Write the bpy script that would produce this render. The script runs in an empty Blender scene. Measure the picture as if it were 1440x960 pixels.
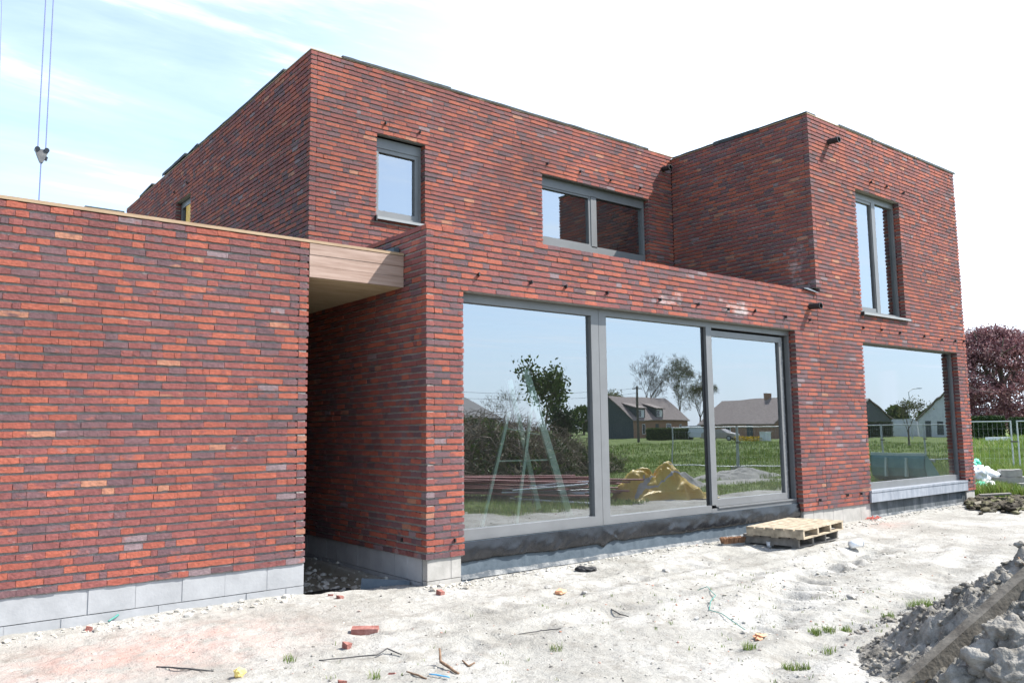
import bpy, math, random
import numpy as np
from mathutils import Vector, Matrix, noise as mnoise
R = math.radians
rng = random.Random(7)
nr = np.random.default_rng(11)
C = bpy.context.scene.collection
scene = bpy.context.scene

# ------------------------------------------------------------------ camera
CAM = Vector((-4.6248, -7.265, 1.6))
YAW, PITCH, ROLL, FPX = R(-38.5533), R(6.2365), R(-0.6971), 1139.695
fw = Vector((-math.sin(YAW), math.cos(YAW), 0)); ri = Vector((math.cos(YAW), math.sin(YAW), 0)); up = Vector((0, 0, 1))
F = fw*math.cos(PITCH) + up*math.sin(PITCH)
U0 = up*math.cos(PITCH) - fw*math.sin(PITCH)
RT = ri*math.cos(ROLL) + U0*math.sin(ROLL)
UP = U0*math.cos(ROLL) - ri*math.sin(ROLL)
cd = bpy.data.cameras.new('camera'); cam = bpy.data.objects.new('camera', cd); C.objects.link(cam)
m = Matrix.Identity(4)
for i in range(3):
    m[i][0], m[i][1], m[i][2], m[i][3] = RT[i], UP[i], -F[i], CAM[i]
cam.matrix_world = m
cd.sensor_width = 36; cd.lens = 36*FPX/1440; cd.clip_start = 0.05; cd.clip_end = 5000
scene.camera = cam

def ray(px, py):
    return F + RT*((px-720)/FPX) - UP*((py-480)/FPX)
def gp(px, py, z=0.0):                     # where a sight line of the photograph meets the ground
    d = ray(px, py); return CAM + d*((z-CAM.z)/d.z)
def mir(px, py, depth, yg=0.15):           # a thing seen mirrored in the glass: its real place
    d = ray(px, py); p = CAM + d*depth; return Vector((p.x, 2*yg-p.y, p.z))
def mg(px, py, z=0.0, yg=0.15):
    p = gp(px, py, z); return Vector((p.x, 2*yg-p.y, p.z))

# ------------------------------------------------------------------ materials
def newmat(name):
    mt = bpy.data.materials.new(name); mt.use_nodes = True
    nt = mt.node_tree; nt.nodes.clear()
    out = nt.nodes.new('ShaderNodeOutputMaterial')
    return mt, nt, out
def N(nt, t, **kw):
    n = nt.nodes.new(t)
    for k, v in kw.items():
        if k.startswith('_'): setattr(n, k[1:], v)
        else: n.inputs[k.replace('__', ' ')].default_value = v
    return n
def rgba(c): return (c[0], c[1], c[2], 1)
def ramp(nt, stops, interp='LINEAR'):
    r = nt.nodes.new('ShaderNodeValToRGB'); cr = r.color_ramp; cr.interpolation = interp
    while len(cr.elements) > 1: cr.elements.remove(cr.elements[-1])
    for i, (p, c) in enumerate(stops):
        e = cr.elements[0] if i == 0 else cr.elements.new(p)
        e.position = p; e.color = rgba(c) if len(c) == 3 else c
    return r
def mat(name, c1, c2=None, scale=8, rough=0.7, bump=0.0, bscale=None, metallic=0.0, stretch=(1, 1, 1), spec=0.4, trans=0.0, coord='Object', lo=.35, hi=.65):
    mt, nt, out = newmat(name)
    b = N(nt, 'ShaderNodeBsdfPrincipled', Roughness=rough, Metallic=metallic)
    b.inputs['Specular IOR Level'].default_value = spec
    nt.links.new(b.outputs[0], out.inputs[0])
    tc = nt.nodes.new('ShaderNodeTexCoord'); mp = nt.nodes.new('ShaderNodeMapping'); mp.inputs['Scale'].default_value = stretch
    nt.links.new(tc.outputs[coord], mp.inputs[0])
    if c2 is None: b.inputs['Base Color'].default_value = rgba(c1)
    else:
        n = N(nt, 'ShaderNodeTexNoise', Scale=scale, Detail=6.0, Roughness=.62); nt.links.new(mp.outputs[0], n.inputs[0])
        r = ramp(nt, [(lo, c1), (hi, c2)]); nt.links.new(n.outputs[0], r.inputs[0]); nt.links.new(r.outputs[0], b.inputs['Base Color'])
    if bump:
        n2 = N(nt, 'ShaderNodeTexNoise', Scale=bscale or scale*4, Detail=5.0); nt.links.new(mp.outputs[0], n2.inputs[0])
        bp = N(nt, 'ShaderNodeBump', Strength=bump, Distance=.02); nt.links.new(n2.outputs[0], bp.inputs['Height']); nt.links.new(bp.outputs[0], b.inputs['Normal'])
    if trans:
        t = nt.nodes.new('ShaderNodeBsdfTranslucent'); mx = N(nt, 'ShaderNodeMixShader', Fac=trans)
        src = b.inputs['Base Color'].links[0].from_socket if b.inputs['Base Color'].links else None
        if src: nt.links.new(src, t.inputs[0])
        else: t.inputs[0].default_value = rgba(c1)
        nt.links.new(b.outputs[0], mx.inputs[1]); nt.links.new(t.outputs[0], mx.inputs[2]); nt.links.new(mx.outputs[0], out.inputs[0])
    return mt

def island_mat(name, stops, rough=.7, trans=0.0, vary=.25, nscale=3):      # every leaf, blade or board gets its own colour from the ramp
    mt, nt, out = newmat(name)
    g = nt.nodes.new('ShaderNodeNewGeometry'); r = ramp(nt, stops)
    nt.links.new(g.outputs['Random Per Island'], r.inputs[0])
    n = N(nt, 'ShaderNodeTexNoise', Scale=nscale, Detail=4.0); nt.links.new(g.outputs['Position'], n.inputs[0])
    mr = N(nt, 'ShaderNodeMapRange'); mr.inputs[1].default_value = .3; mr.inputs[2].default_value = .7; mr.inputs[3].default_value = 1-vary; mr.inputs[4].default_value = 1+vary
    nt.links.new(n.outputs[0], mr.inputs[0])
    mx = nt.nodes.new('ShaderNodeVectorMath'); mx.operation = 'SCALE'
    nt.links.new(r.outputs[0], mx.inputs[0]); nt.links.new(mr.outputs[0], mx.inputs['Scale'])
    b = N(nt, 'ShaderNodeBsdfPrincipled', Roughness=rough); nt.links.new(mx.outputs[0], b.inputs['Base Color'])
    b.inputs['Specular IOR Level'].default_value = .25
    if trans:
        t = nt.nodes.new('ShaderNodeBsdfTranslucent'); ms = N(nt, 'ShaderNodeMixShader', Fac=trans)
        nt.links.new(mx.outputs[0], t.inputs[0]); nt.links.new(b.outputs[0], ms.inputs[1]); nt.links.new(t.outputs[0], ms.inputs[2]); nt.links.new(ms.outputs[0], out.inputs[0])
    else: nt.links.new(b.outputs[0], out.inputs[0])
    return mt

def brick_material():
    mt, nt, out = newmat('brick'); L = nt.links.new
    g = nt.nodes.new('ShaderNodeNewGeometry')
    OR, OR2, MA, MA2, PU, PU2, GR, TA = (.290,.075,.044), (.240,.060,.039), (.178,.054,.049), (.142,.046,.045), (.104,.060,.068), (.072,.047,.057), (.170,.135,.145), (.31,.140,.085)
    cols = [OR, MA, OR2, PU, MA2, OR, MA, PU2, OR2, MA, TA, PU, MA2, OR, GR, MA]
    wts = [8,9,9,7,9,7,8,6,8,8,1.5,7,8,6,1.4,7]
    acc, stops = 0, []
    for c, w in zip(cols, wts): stops.append((acc/sum(wts), c)); acc += w
    r1 = ramp(nt, stops, 'CONSTANT')
    # soft firing marks: part of a brick drifts toward a second colour
    ns = nt.nodes.new('ShaderNodeVectorMath'); ns.operation = 'MULTIPLY'; ns.inputs[1].default_value = (7, 7, 16)
    L(g.outputs['Position'], ns.inputs[0])
    n1 = N(nt, 'ShaderNodeTexNoise', Scale=1.0, Detail=3.0); L(ns.outputs[0], n1.inputs[0])
    L(g.outputs['Random Per Island'], r1.inputs[0])
    ml = N(nt, 'ShaderNodeMath', _operation='MULTIPLY'); ml.inputs[1].default_value = 17.31; L(g.outputs['Random Per Island'], ml.inputs[0])
    fr = N(nt, 'ShaderNodeMath', _operation='FRACT'); L(ml.outputs[0], fr.inputs[0])
    r2 = ramp(nt, stops, 'CONSTANT'); L(fr.outputs[0], r2.inputs[0])
    mk = N(nt, 'ShaderNodeMapRange'); mk.inputs[1].default_value = .55; mk.inputs[2].default_value = .68; mk.inputs[4].default_value = .8; L(n1.outputs[0], mk.inputs[0])
    mx = N(nt, 'ShaderNodeMix', _data_type='RGBA'); L(mk.outputs[0], mx.inputs[0]); L(r1.outputs[0], mx.inputs[6]); L(r2.outputs[0], mx.inputs[7])
    # fine grain
    n2 = N(nt, 'ShaderNodeTexNoise', Scale=38.0, Detail=5.0, Roughness=.7); L(g.outputs['Position'], n2.inputs[0])
    mr = N(nt, 'ShaderNodeMapRange'); mr.inputs[1].default_value = .3; mr.inputs[2].default_value = .7; mr.inputs[3].default_value = .80; mr.inputs[4].default_value = 1.44; L(n2.outputs[0], mr.inputs[0])
    nb_ = N(nt, 'ShaderNodeTexNoise', Scale=.8, Detail=4.0, Roughness=.6); L(g.outputs['Position'], nb_.inputs[0])      # whole batches fired darker or paler
    mb_ = N(nt, 'ShaderNodeMapRange'); mb_.inputs[1].default_value = .3; mb_.inputs[2].default_value = .7; mb_.inputs[3].default_value = .78; mb_.inputs[4].default_value = 1.2; L(nb_.outputs[0], mb_.inputs[0])
    mm_ = N(nt, 'ShaderNodeMath', _operation='MULTIPLY'); L(mr.outputs[0], mm_.inputs[0]); L(mb_.outputs[0], mm_.inputs[1]); mr = mm_
    bl0 = N(nt, 'ShaderNodeMix', _data_type='RGBA'); bl0.inputs[0].default_value = .20; bl0.inputs[7].default_value = (.185, .078, .062, 1); L(mx.outputs[2], bl0.inputs[6])      # fired surfaces share one dusty skin
    sc = nt.nodes.new('ShaderNodeVectorMath'); sc.operation = 'SCALE'; L(bl0.outputs[2], sc.inputs[0]); L(mr.outputs[0], sc.inputs['Scale'])
    # lime bloom: faint everywhere, strong in splashes above the big window
    n3 = N(nt, 'ShaderNodeTexNoise', Scale=2.6, Detail=6.0, Roughness=.7); L(g.outputs['Position'], n3.inputs[0])
    sx = nt.nodes.new('ShaderNodeSeparateXYZ'); L(g.outputs['Position'], sx.inputs[0])
    def win(sock, a, b, s):
        u = N(nt, 'ShaderNodeMapRange'); u.interpolation_type = 'SMOOTHSTEP'; u.inputs[1].default_value = a; u.inputs[2].default_value = a+s; L(sock, u.inputs[0])
        v = N(nt, 'ShaderNodeMapRange'); v.interpolation_type = 'SMOOTHSTEP'; v.inputs[1].default_value = b-s; v.inputs[2].default_value = b; v.inputs[3].default_value = 1; v.inputs[4].default_value = 0; L(sock, v.inputs[0])
        q = N(nt, 'ShaderNodeMath', _operation='MULTIPLY'); L(u.outputs[0], q.inputs[0]); L(v.outputs[0], q.inputs[1]); return q.outputs[0]
    zb = win(sx.outputs[2], 3.2, 3.56, .12); xb = win(sx.outputs[0], 3.3, 6.5, .5); yb = win(sx.outputs[1], -.2, .3, .1)
    q1 = N(nt, 'ShaderNodeMath', _operation='MULTIPLY'); L(zb, q1.inputs[0]); L(xb, q1.inputs[1])
    q1b = N(nt, 'ShaderNodeMath', _operation='MULTIPLY'); L(q1.outputs[0], q1b.inputs[0]); L(yb, q1b.inputs[1])
    # a wash down the tower's left face close to its front corner and in the inner corner
    t1 = win(sx.outputs[2], 3.6, 4.9, .3); t2 = win(sx.outputs[1], .05, .6, .2); t3 = win(sx.outputs[0], 7.5, 7.72, .05)
    q3 = N(nt, 'ShaderNodeMath', _operation='MULTIPLY'); L(t1, q3.inputs[0]); L(t2, q3.inputs[1])
    q4 = N(nt, 'ShaderNodeMath', _operation='MULTIPLY'); L(q3.outputs[0], q4.inputs[0]); L(t3, q4.inputs[1])
    # foot of the walls dusted with sand
    ft = N(nt, 'ShaderNodeMapRange'); ft.inputs[1].default_value = .25; ft.inputs[2].default_value = .8; ft.inputs[3].default_value = .3; ft.inputs[4].default_value = 0; L(sx.outputs[2], ft.inputs[0])
    ad = N(nt, 'ShaderNodeMath', _operation='ADD'); L(q1b.outputs[0], ad.inputs[0]); L(q4.outputs[0], ad.inputs[1])
    ad2 = N(nt, 'ShaderNodeMath', _operation='ADD'); L(ad.outputs[0], ad2.inputs[0]); L(ft.outputs[0], ad2.inputs[1])
    ml2 = N(nt, 'ShaderNodeMath', _operation='MULTIPLY_ADD'); ml2.inputs[1].default_value = .17; L(ad2.outputs[0], ml2.inputs[0]); L(n3.outputs[0], ml2.inputs[2])
    bl = N(nt, 'ShaderNodeMapRange'); bl.inputs[1].default_value = .66; bl.inputs[2].default_value = .82; bl.inputs[4].default_value = .75; L(ml2.outputs[0], bl.inputs[0])
    mx2 = N(nt, 'ShaderNodeMix', _data_type='RGBA'); mx2.inputs[7].default_value = (.52, .46, .44, 1); L(bl.outputs[0], mx2.inputs[0]); L(sc.outputs[0], mx2.inputs[6])
    b = N(nt, 'ShaderNodeBsdfPrincipled', Roughness=.82); b.inputs['Specular IOR Level'].default_value = .3
    L(mx2.outputs[2], b.inputs['Base Color'])
    n4 = N(nt, 'ShaderNodeTexNoise', Scale=55.0, Detail=4.0); L(g.outputs['Position'], n4.inputs[0])
    bp = N(nt, 'ShaderNodeBump', Strength=.7, Distance=.008); L(n4.outputs[0], bp.inputs['Height']); L(bp.outputs[0], b.inputs['Normal'])
    L(b.outputs[0], out.inputs[0]); return mt

def glass_material():
    mt, nt, out = newmat('coated_glass'); L = nt.links.new
    tr = nt.nodes.new('ShaderNodeBsdfTransparent'); tr.inputs[0].default_value = (.88, .95, .91, 1)
    gl = N(nt, 'ShaderNodeBsdfGlossy', Roughness=0.0); gl.inputs[0].default_value = (.90, .95, .98, 1)
    fr = N(nt, 'ShaderNodeFresnel', IOR=1.6)
    mr = N(nt, 'ShaderNodeMapRange'); mr.inputs[3].default_value = .35; mr.inputs[4].default_value = 1.0; L(fr.outputs[0], mr.inputs[0])
    g = nt.nodes.new('ShaderNodeNewGeometry'); n = N(nt, 'ShaderNodeTexNoise', Scale=1.3, Detail=1.0); L(g.outputs['Position'], n.inputs[0])
    bp = N(nt, 'ShaderNodeBump', Strength=1.0, Distance=.0007); L(n.outputs[0], bp.inputs['Height']); L(bp.outputs[0], gl.inputs['Normal'])      # slight roller wave of toughened glass
    ms = nt.nodes.new('ShaderNodeMixShader'); L(mr.outputs[0], ms.inputs[0]); L(tr.outputs[0], ms.inputs[1]); L(gl.outputs[0], ms.inputs[2])
    n2 = N(nt, 'ShaderNodeTexNoise', Scale=3.0, Detail=6.0, Roughness=.7); L(g.outputs['Position'], n2.inputs[0])
    sx = nt.nodes.new('ShaderNodeSeparateXYZ'); L(g.outputs['Position'], sx.inputs[0])
    lo = N(nt, 'ShaderNodeMapRange'); lo.inputs[1].default_value = .45; lo.inputs[2].default_value = 1.1; lo.inputs[3].default_value = .15; lo.inputs[4].default_value = .0; L(sx.outputs[2], lo.inputs[0])
    du = N(nt, 'ShaderNodeMath', _operation='MULTIPLY_ADD'); du.inputs[2].default_value = .012; L(lo.outputs[0], du.inputs[0]); L(n2.outputs[0], du.inputs[1])
    df = nt.nodes.new('ShaderNodeBsdfDiffuse'); df.inputs[0].default_value = (.45,.45,.42,1); m2 = nt.nodes.new('ShaderNodeMixShader'); L(du.outputs[0], m2.inputs[0]); L(ms.outputs[0], m2.inputs[1]); L(df.outputs[0], m2.inputs[2]); L(m2.outputs[0], out.inputs[0])    # splashed dust along the foot
    return mt
def clear_material():
    mt, nt, out = newmat('glass_inner_face')
    tr = nt.nodes.new('ShaderNodeBsdfTransparent'); nt.links.new(tr.outputs[0], out.inputs[0]); return mt

M = {}
M['brick'] = brick_material()
M['mortar'] = mat('mortar', (.20,.195,.175), (.32,.31,.285), 30, .95, .5)
M['glass'] = glass_material(); M['clear'] = clear_material()
M['frame'] = mat('grey_aluminium', (.150,.154,.156), (.175,.18,.182), 3, .42, spec=.5)
M['sill'] = mat('pale_aluminium', (.24,.25,.25), (.29,.30,.30), 5, .45)
M['black'] = mat('black_plastic', (.015,.015,.016), (.03,.03,.03), 20, .5)
M['rubber'] = mat('black_membrane', (.010,.011,.013), (.020,.021,.024), 6, .24, .08, 9, spec=.5)
M['felt'] = mat('roof_felt', (.018,.024,.024), (.05,.06,.06), 12, .8, .3)
M['coat'] = mat('grey_membrane', (.055,.075,.092), (.088,.112,.132), 7, .6, .15)
M['bitumen'] = mat('coated_block', (.05,.06,.066), (.15,.16,.17), 5, .8, .3, stretch=(1,1,.35), lo=.45, hi=.75)
M['block'] = mat('concrete_block', (.285,.29,.295), (.35,.355,.36), 4, .92, .10, 40)
M['sandblock'] = mat('sandy_block', (.30,.288,.262), (.40,.38,.35), 6, .92, .12, 40)
M['stone'] = mat('bluestone', (.19,.21,.24), (.28,.30,.33), 10, .65, .15, stretch=(1,1,.3))
M['ledge'] = mat('cement_ledge', (.07,.08,.088), (.26,.26,.25), 9, .95, .6, lo=.42, hi=.66)
M['pine'] = mat('pale_pine', (.28,.19,.115), (.37,.265,.17), 3, .8, .15, stretch=(1,12,12))
M['cladding'] = mat('hardwood_cladding', (.24,.155,.115), (.36,.255,.205), 2.2, .6, .15, 30, stretch=(.8,14,14))
M['ply'] = mat('plywood_soffit', (.36,.29,.17), (.47,.39,.25), 3, .8, .1, stretch=(1,3,1))
M['plaster'] = mat('bare_interior', (.035,.035,.035), (.06,.058,.056), 3, .95)  # colour darkened so sun patches on the room walls fade
M['shade_plaster'] = mat('unlit_interior', (.025,.025,.025), (.04,.04,.04), 3, .95)  # near-black colour stands in for the shade of unlit rooms
M['floor'] = mat('screed_floor', (.09,.087,.08), (.14,.135,.125), 4, .9)
M['trestle'] = mat('pale_green_timber', (.66,.90,.76), (.78,.93,.84), 5, .6, .1)
M['yellowfoil'] = mat('yellow_foil', (.66,.36,.03), (.78,.48,.08), 12, .5, .6, 14)

# ------------------------------------------------------------------ mesh builder
WL = {}                                    # world position of each object's origin
class MB:
    def __init__(s): s.v = []; s.f = []; s.mi = []
    def add(s, vs, fs, mi=0):
        n = len(s.v); s.v.extend([tuple(a) for a in vs]); s.f.extend([tuple(n+i for i in f) for f in fs]); s.mi.extend([mi]*len(fs))
    def box(s, a, b, mi=0):
        x0, y0, z0 = a; x1, y1, z1 = b
        s.add([(x0,y0,z0),(x1,y0,z0),(x1,y1,z0),(x0,y1,z0),(x0,y0,z1),(x1,y0,z1),(x1,y1,z1),(x0,y1,z1)],
              [(0,3,2,1),(4,5,6,7),(0,1,5,4),(1,2,6,5),(2,3,7,6),(3,0,4,7)], mi)
    def bar(s, p, q, w, h, upv=(0,0,1), mi=0, w2=None, h2=None):
        p, q = Vector(p), Vector(q); d = (q-p).normalized(); sd = d.cross(Vector(upv))
        if sd.length < 1e-4: sd = d.cross(Vector((1,0,0)))
        sd.normalize(); u = sd.cross(d)
        w2 = w2 or w; h2 = h2 or h; vs = []
        for c, a, b in ((p, w, h), (q, w2, h2)):
            vs += [c-sd*a/2-u*b/2, c+sd*a/2-u*b/2, c+sd*a/2+u*b/2, c-sd*a/2+u*b/2]
        s.add(vs, [(0,1,2,3),(7,6,5,4),(0,4,5,1),(1,5,6,2),(2,6,7,3),(3,7,4,0)], mi)
    def tube(s, pts, rad, n=6, mi=0, cap=True):
        pts = [Vector(p) for p in pts]; k = len(pts)
        if not hasattr(rad, '__len__'): rad = [rad]*k
        vs = []; prev = None
        for i, p in enumerate(pts):
            d = (pts[min(i+1,k-1)]-pts[max(i-1,0)]).normalized()
            a = prev - d*prev.dot(d) if prev is not None else d.orthogonal()
            if a.length < 1e-5: a = d.orthogonal()
            a.normalize(); prev = a; b = d.cross(a)
            for j in range(n):
                t = 2*math.pi*j/n; vs.append(p+(a*math.cos(t)+b*math.sin(t))*rad[i])
        fs = [(i*n+j, i*n+(j+1)%n, (i+1)*n+(j+1)%n, (i+1)*n+j) for i in range(k-1) for j in range(n)]
        if cap: fs += [tuple(range(n-1,-1,-1)), tuple((k-1)*n+j for j in range(n))]
        s.add(vs, fs, mi)
    def rock(s, c, r, seed=0, sub=1, sq=(1,1,1), rot=None, mi=0, rough=.35):
        vs, fs = ICO[sub]; rn = random.Random(seed); out = []; off = Vector((rn.uniform(0,99), rn.uniform(0,99), rn.uniform(0,99)))
        for v in vs:
            k = 1 + rough*mnoise.noise(v*1.6+off)*1.4 + rough*.5*mnoise.noise(v*4+off)
            p = Vector((v.x*sq[0], v.y*sq[1], v.z*sq[2]))*(r*k)
            if rot: p.rotate(rot)
            out.append(p+Vector(c))
        s.add(out, fs, mi)
    def build(s, name, mats, parent=None, smooth=False, local=False):
        o_ = WL.get(parent.name, Vector()) if parent and not local else Vector()
        me = bpy.data.meshes.new(name)
        me.from_pydata([(a[0]-o_.x, a[1]-o_.y, a[2]-o_.z) for a in s.v], [], s.f)
        if not isinstance(mats, (list, tuple)): mats = [mats]
        for mm in mats: me.materials.append(mm)
        if len(mats) > 1: me.polygons.foreach_set('material_index', s.mi)
        if smooth: me.polygons.foreach_set('use_smooth', [True]*len(me.polygons))
        me.update()
        o = bpy.data.objects.new(name, me); C.objects.link(o)
        if parent: o.parent = parent
        WL[o.name] = o_.copy()
        return o
def ico(sub):
    import bmesh
    bm = bmesh.new(); bmesh.ops.create_icosphere(bm, subdivisions=sub, radius=1)
    vs = [v.co.copy() for v in bm.verts]; fs = [tuple(v.index for v in f.verts) for f in bm.faces]; bm.free(); return vs, fs
ICO = {1: ico(1), 2: ico(2), 3: ico(3), 4: ico(4)}
def tag(o, label=None, cat=None, group=None, kind=None):
    if label: o['label'] = label
    if cat: o['category'] = cat
    if group: o['group'] = group
    if kind: o['kind'] = kind
    return o
def thing(name, loc=(0,0,0), rz=0, label=None, cat=None, group=None, rot=None):
    o = bpy.data.objects.new(name, None); C.objects.link(o); o.empty_display_size = .2
    o.location = loc; o.rotation_euler = rot or (0, 0, rz); WL[o.name] = Vector(loc)
    return tag(o, label, cat, group)
def kids(o): return [c for c in bpy.data.objects if c.parent == o]
def copy_tree(o, loc=None, rz=None, label=None, parent=None):
    c = o.copy(); C.objects.link(c)
    if parent: c.parent = parent
    if loc is not None: c.location = loc
    if rz is not None: c.rotation_euler = (0, 0, rz)
    if label: c['label'] = label
    for k in kids(o): copy_tree(k, parent=c)
    return c

# ------------------------------------------------------------------ brickwork
CH = .07                                   # one course
def brick_wall(name, parent, O, S, Nn, s0, s1, z0, ncourse, holes=(), lphase=None, rphase=None, c=CH, seed=1, deep=.1, lfrom=-9):
    """real bricks: O + S*s, Nn points outward; holes (s0,s1,z0,z1,reveal); l/rphase = 0/1 bonds the corner with the next wall"""
    rn = random.Random(seed); b = MB(); mo = MB()
    O, S, Nn = Vector(O), Vector(S), Vector(Nn); up = Vector((0,0,1))
    flip = S.cross(up).dot(Nn) < 0
    V = []; Fc = []
    def brick(a, e, za, zb, dep, endL, endR):
        nb = len(V); n = 4
        fo = rn.uniform(-.0025, .0025); tl = rn.uniform(-.0015, .0015)
        ring = []
        for dd in (0, 1):
            for top in (0, 1):
                for i in range(n+1):
                    s_ = a + (e-a)*i/n; z = zb if top else za
                    if dd == 0:
                        j = rn.gauss(0, .0023); corner = .003 if i in (0, n) else 0
                        z += -abs(j)-corner*.5 if top else abs(j)+corner*.5
                        y = fo + tl*(i/n*2-1) - (corner*.4) + rn.uniform(-.0008, .0008)
                        V.append(O + S*s_ + up*z + Nn*y)
                    else: V.append(O + S*s_ + up*z - Nn*dep)
        def q(*ix):
            t = tuple(nb+i for i in ix); Fc.append(t[::-1] if flip else t)
        k = n+1
        for i in range(n):
            q(i, i+1, k+i+1, k+i)                          # face
            q(k+i, k+i+1, 3*k+i+1, 3*k+i)                  # top
            q(2*k+i, 2*k+i+1, i+1, i)                      # bottom
        q(2*k, 0, k, 3*k); q(n, 2*k+n, 3*k+n, k+n)         # ends
    for ci in range(ncourse):
        za = z0 + ci*c; zm = za + c/2
        a0, a1 = s0, s1
        if lphase is not None and zm > lfrom and (ci+lphase) % 2: a0 += deep+.004
        if rphase is not None and (ci+rphase) % 2: a1 -= deep+.004
        segs = [(a0, a1, deep, deep, False, False)]
        for h in holes:
            if not (h[2] < zm < h[3]): continue
            ns = []
            for (p, q_, dl, dr, fl, fr_) in segs:
                if h[1] <= p or h[0] >= q_: ns.append((p, q_, dl, dr, fl, fr_)); continue
                if h[0] > p+.02: ns.append((p, h[0], dl, h[4], fl, True))
                if h[1] < q_-.02: ns.append((h[1], q_, h[4], dr, True, fr_))
            segs = ns
        for (p, q_, dl, dr, fl, fr_) in segs:
            pp = p + (rn.uniform(-.004, .004) if fl or (lphase is not None and zm > lfrom) else 0); qq = q_ + (rn.uniform(-.004, .004) if fr_ or rphase is not None else 0)
            x = pp; Ltot = qq-pp
            cuts = [pp]
            first = rn.choice([.10, .152, .205, .205])
            while True:
                Lb = first if len(cuts) == 1 else rn.choices([.205, .15, .10, .06, .18], [60, 10, 17, 3, 10])[0]
                Lb *= rn.uniform(.96, 1.04)
                if cuts[-1]+Lb > qq-.055: break
                cuts.append(cuts[-1]+Lb)
            cuts.append(qq)
            if len(cuts) > 2 and cuts[-1]-cuts[-2] > .235: cuts.insert(-1, cuts[-2]+.5*(cuts[-1]-cuts[-2]))
            hb = c - .0175
            for i in range(len(cuts)-1):
                g0 = 0 if i == 0 else .0014; g1 = 0 if i == len(cuts)-2 else .0014
                dep = dl if i == 0 else (dr if i == len(cuts)-2 else deep)
                dz = rn.gauss(0, .0012)
                brick(cuts[i]+g0, cuts[i+1]-g1, za+.0085+dz, za+.0085+hb+dz+rn.uniform(-.001,.001), dep, 0, 0)
            # mortar bed, set back from the face
            e0 = .010 if (fl or (lphase is not None and zm > lfrom)) else 0; e1 = .010 if (fr_ or rphase is not None) else 0
            rec = rn.uniform(.013, .021)
            A = O + S*(pp+e0) + up*za - Nn*rec; B = O + S*(qq-e1) + up*(za+(c if ci < ncourse-1 else c-.014)) - Nn*(deep-.004)
            mo.box((min(A.x,B.x), min(A.y,B.y), A.z), (max(A.x,B.x), max(A.y,B.y), B.z))
    n = len(V)
    bb = MB(); bb.v = V; bb.f = Fc; bb.mi = [0]*len(Fc)
    bb.add(mo.v, mo.f, 1)
    return bb.build(name, [M['brick'], M['mortar']], parent)

HOUSE = thing('brick_house', (0,0,0), 0, 'new red brick house with flat roofs, large grey framed windows and a low garage wing', 'house')
XE, ZLOW, ZB, U_, GY = 13.2734, 3.8365, .2683, 2.9988, .4617
ZT, ZU, XJ = 6.936, 6.998, 7.6593
W1 = (.4826, 6.9712, 3.1487); W2 = (9.0756, 12.8246, 3.0956); TW = (9.1242, 10.7375, 3.6013, 5.8839)
SW = (1.0509, 1.8887, 4.72, 5.9595); VW = (4.2606, 6.9552, 4.55, 5.9808)
RV = .13
ch1 = (ZLOW-ZB)/51
lo_lab = [
 brick_wall('brick_wall', HOUSE, (0,0,0), (1,0,0), (0,-1,0), 0, XJ-.005, ZB, 51, [(W1[0], W1[1], -1, W1[2], RV)], lphase=0, c=ch1, seed=1),
 brick_wall('brick_wall', HOUSE, (0,0,0), (1,0,0), (0,-1,0), XJ+.006, XE, ZB, 95, [(W2[0], W2[1], -1, W2[2], RV), (TW[0], TW[1], TW[2], TW[3], RV)], lphase=0, rphase=0, c=(6.906-ZB)/95, seed=2, lfrom=ZLOW),
 brick_wall('brick_wall', HOUSE, (0,0,0), (0,1,0), (-1,0,0), 0, 9.0, ZB, 51, [(U_+.02, 99, 3.45, 9, .1)], lphase=1, c=ch1, seed=3),
 brick_wall('brick_wall', HOUSE, (0,U_,0), (1,0,0), (0,-1,0), 0, XJ, 3.45, 50, [(SW[0], SW[1], SW[2], SW[3], RV), (VW[0], VW[1], VW[2], VW[3], RV)], lphase=0, c=(6.968-3.45)/50, seed=4),
 brick_wall('brick_wall', HOUSE, (0,U_,0), (0,1,0), (-1,0,0), 0, 13.3234-U_, 3.45, 50, [(8.34-U_, 9.28-U_, 4.9, 6.2, RV)], lphase=1, c=(6.968-3.45)/50, seed=5),
 brick_wall('brick_wall', HOUSE, (XJ+.004,0,0), (0,1,0), (-1,0,0), 0, U_, ZB+52*(6.906-ZB)/95, 43, [], lphase=1, c=(6.906-ZB)/95, seed=6),
 brick_wall('brick_wall', HOUSE, (XE,0,0), (0,1,0), (1,0,0), 0, 3.2, ZB, 95, [], lphase=1, c=(6.906-ZB)/95, seed=7),
 brick_wall('brick_wall', HOUSE, (-1.1278,GY,0), (-1,0,0), (0,-1,0), 0, 6.2, .31, 46, [], lphase=0, c=.0705, seed=8),
 brick_wall('brick_wall', HOUSE, (-1.1278,GY,0), (0,1,0), (1,0,0), 0, 3.0, .31, 46, [], lphase=1, c=.0705, seed=9),
]
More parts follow.
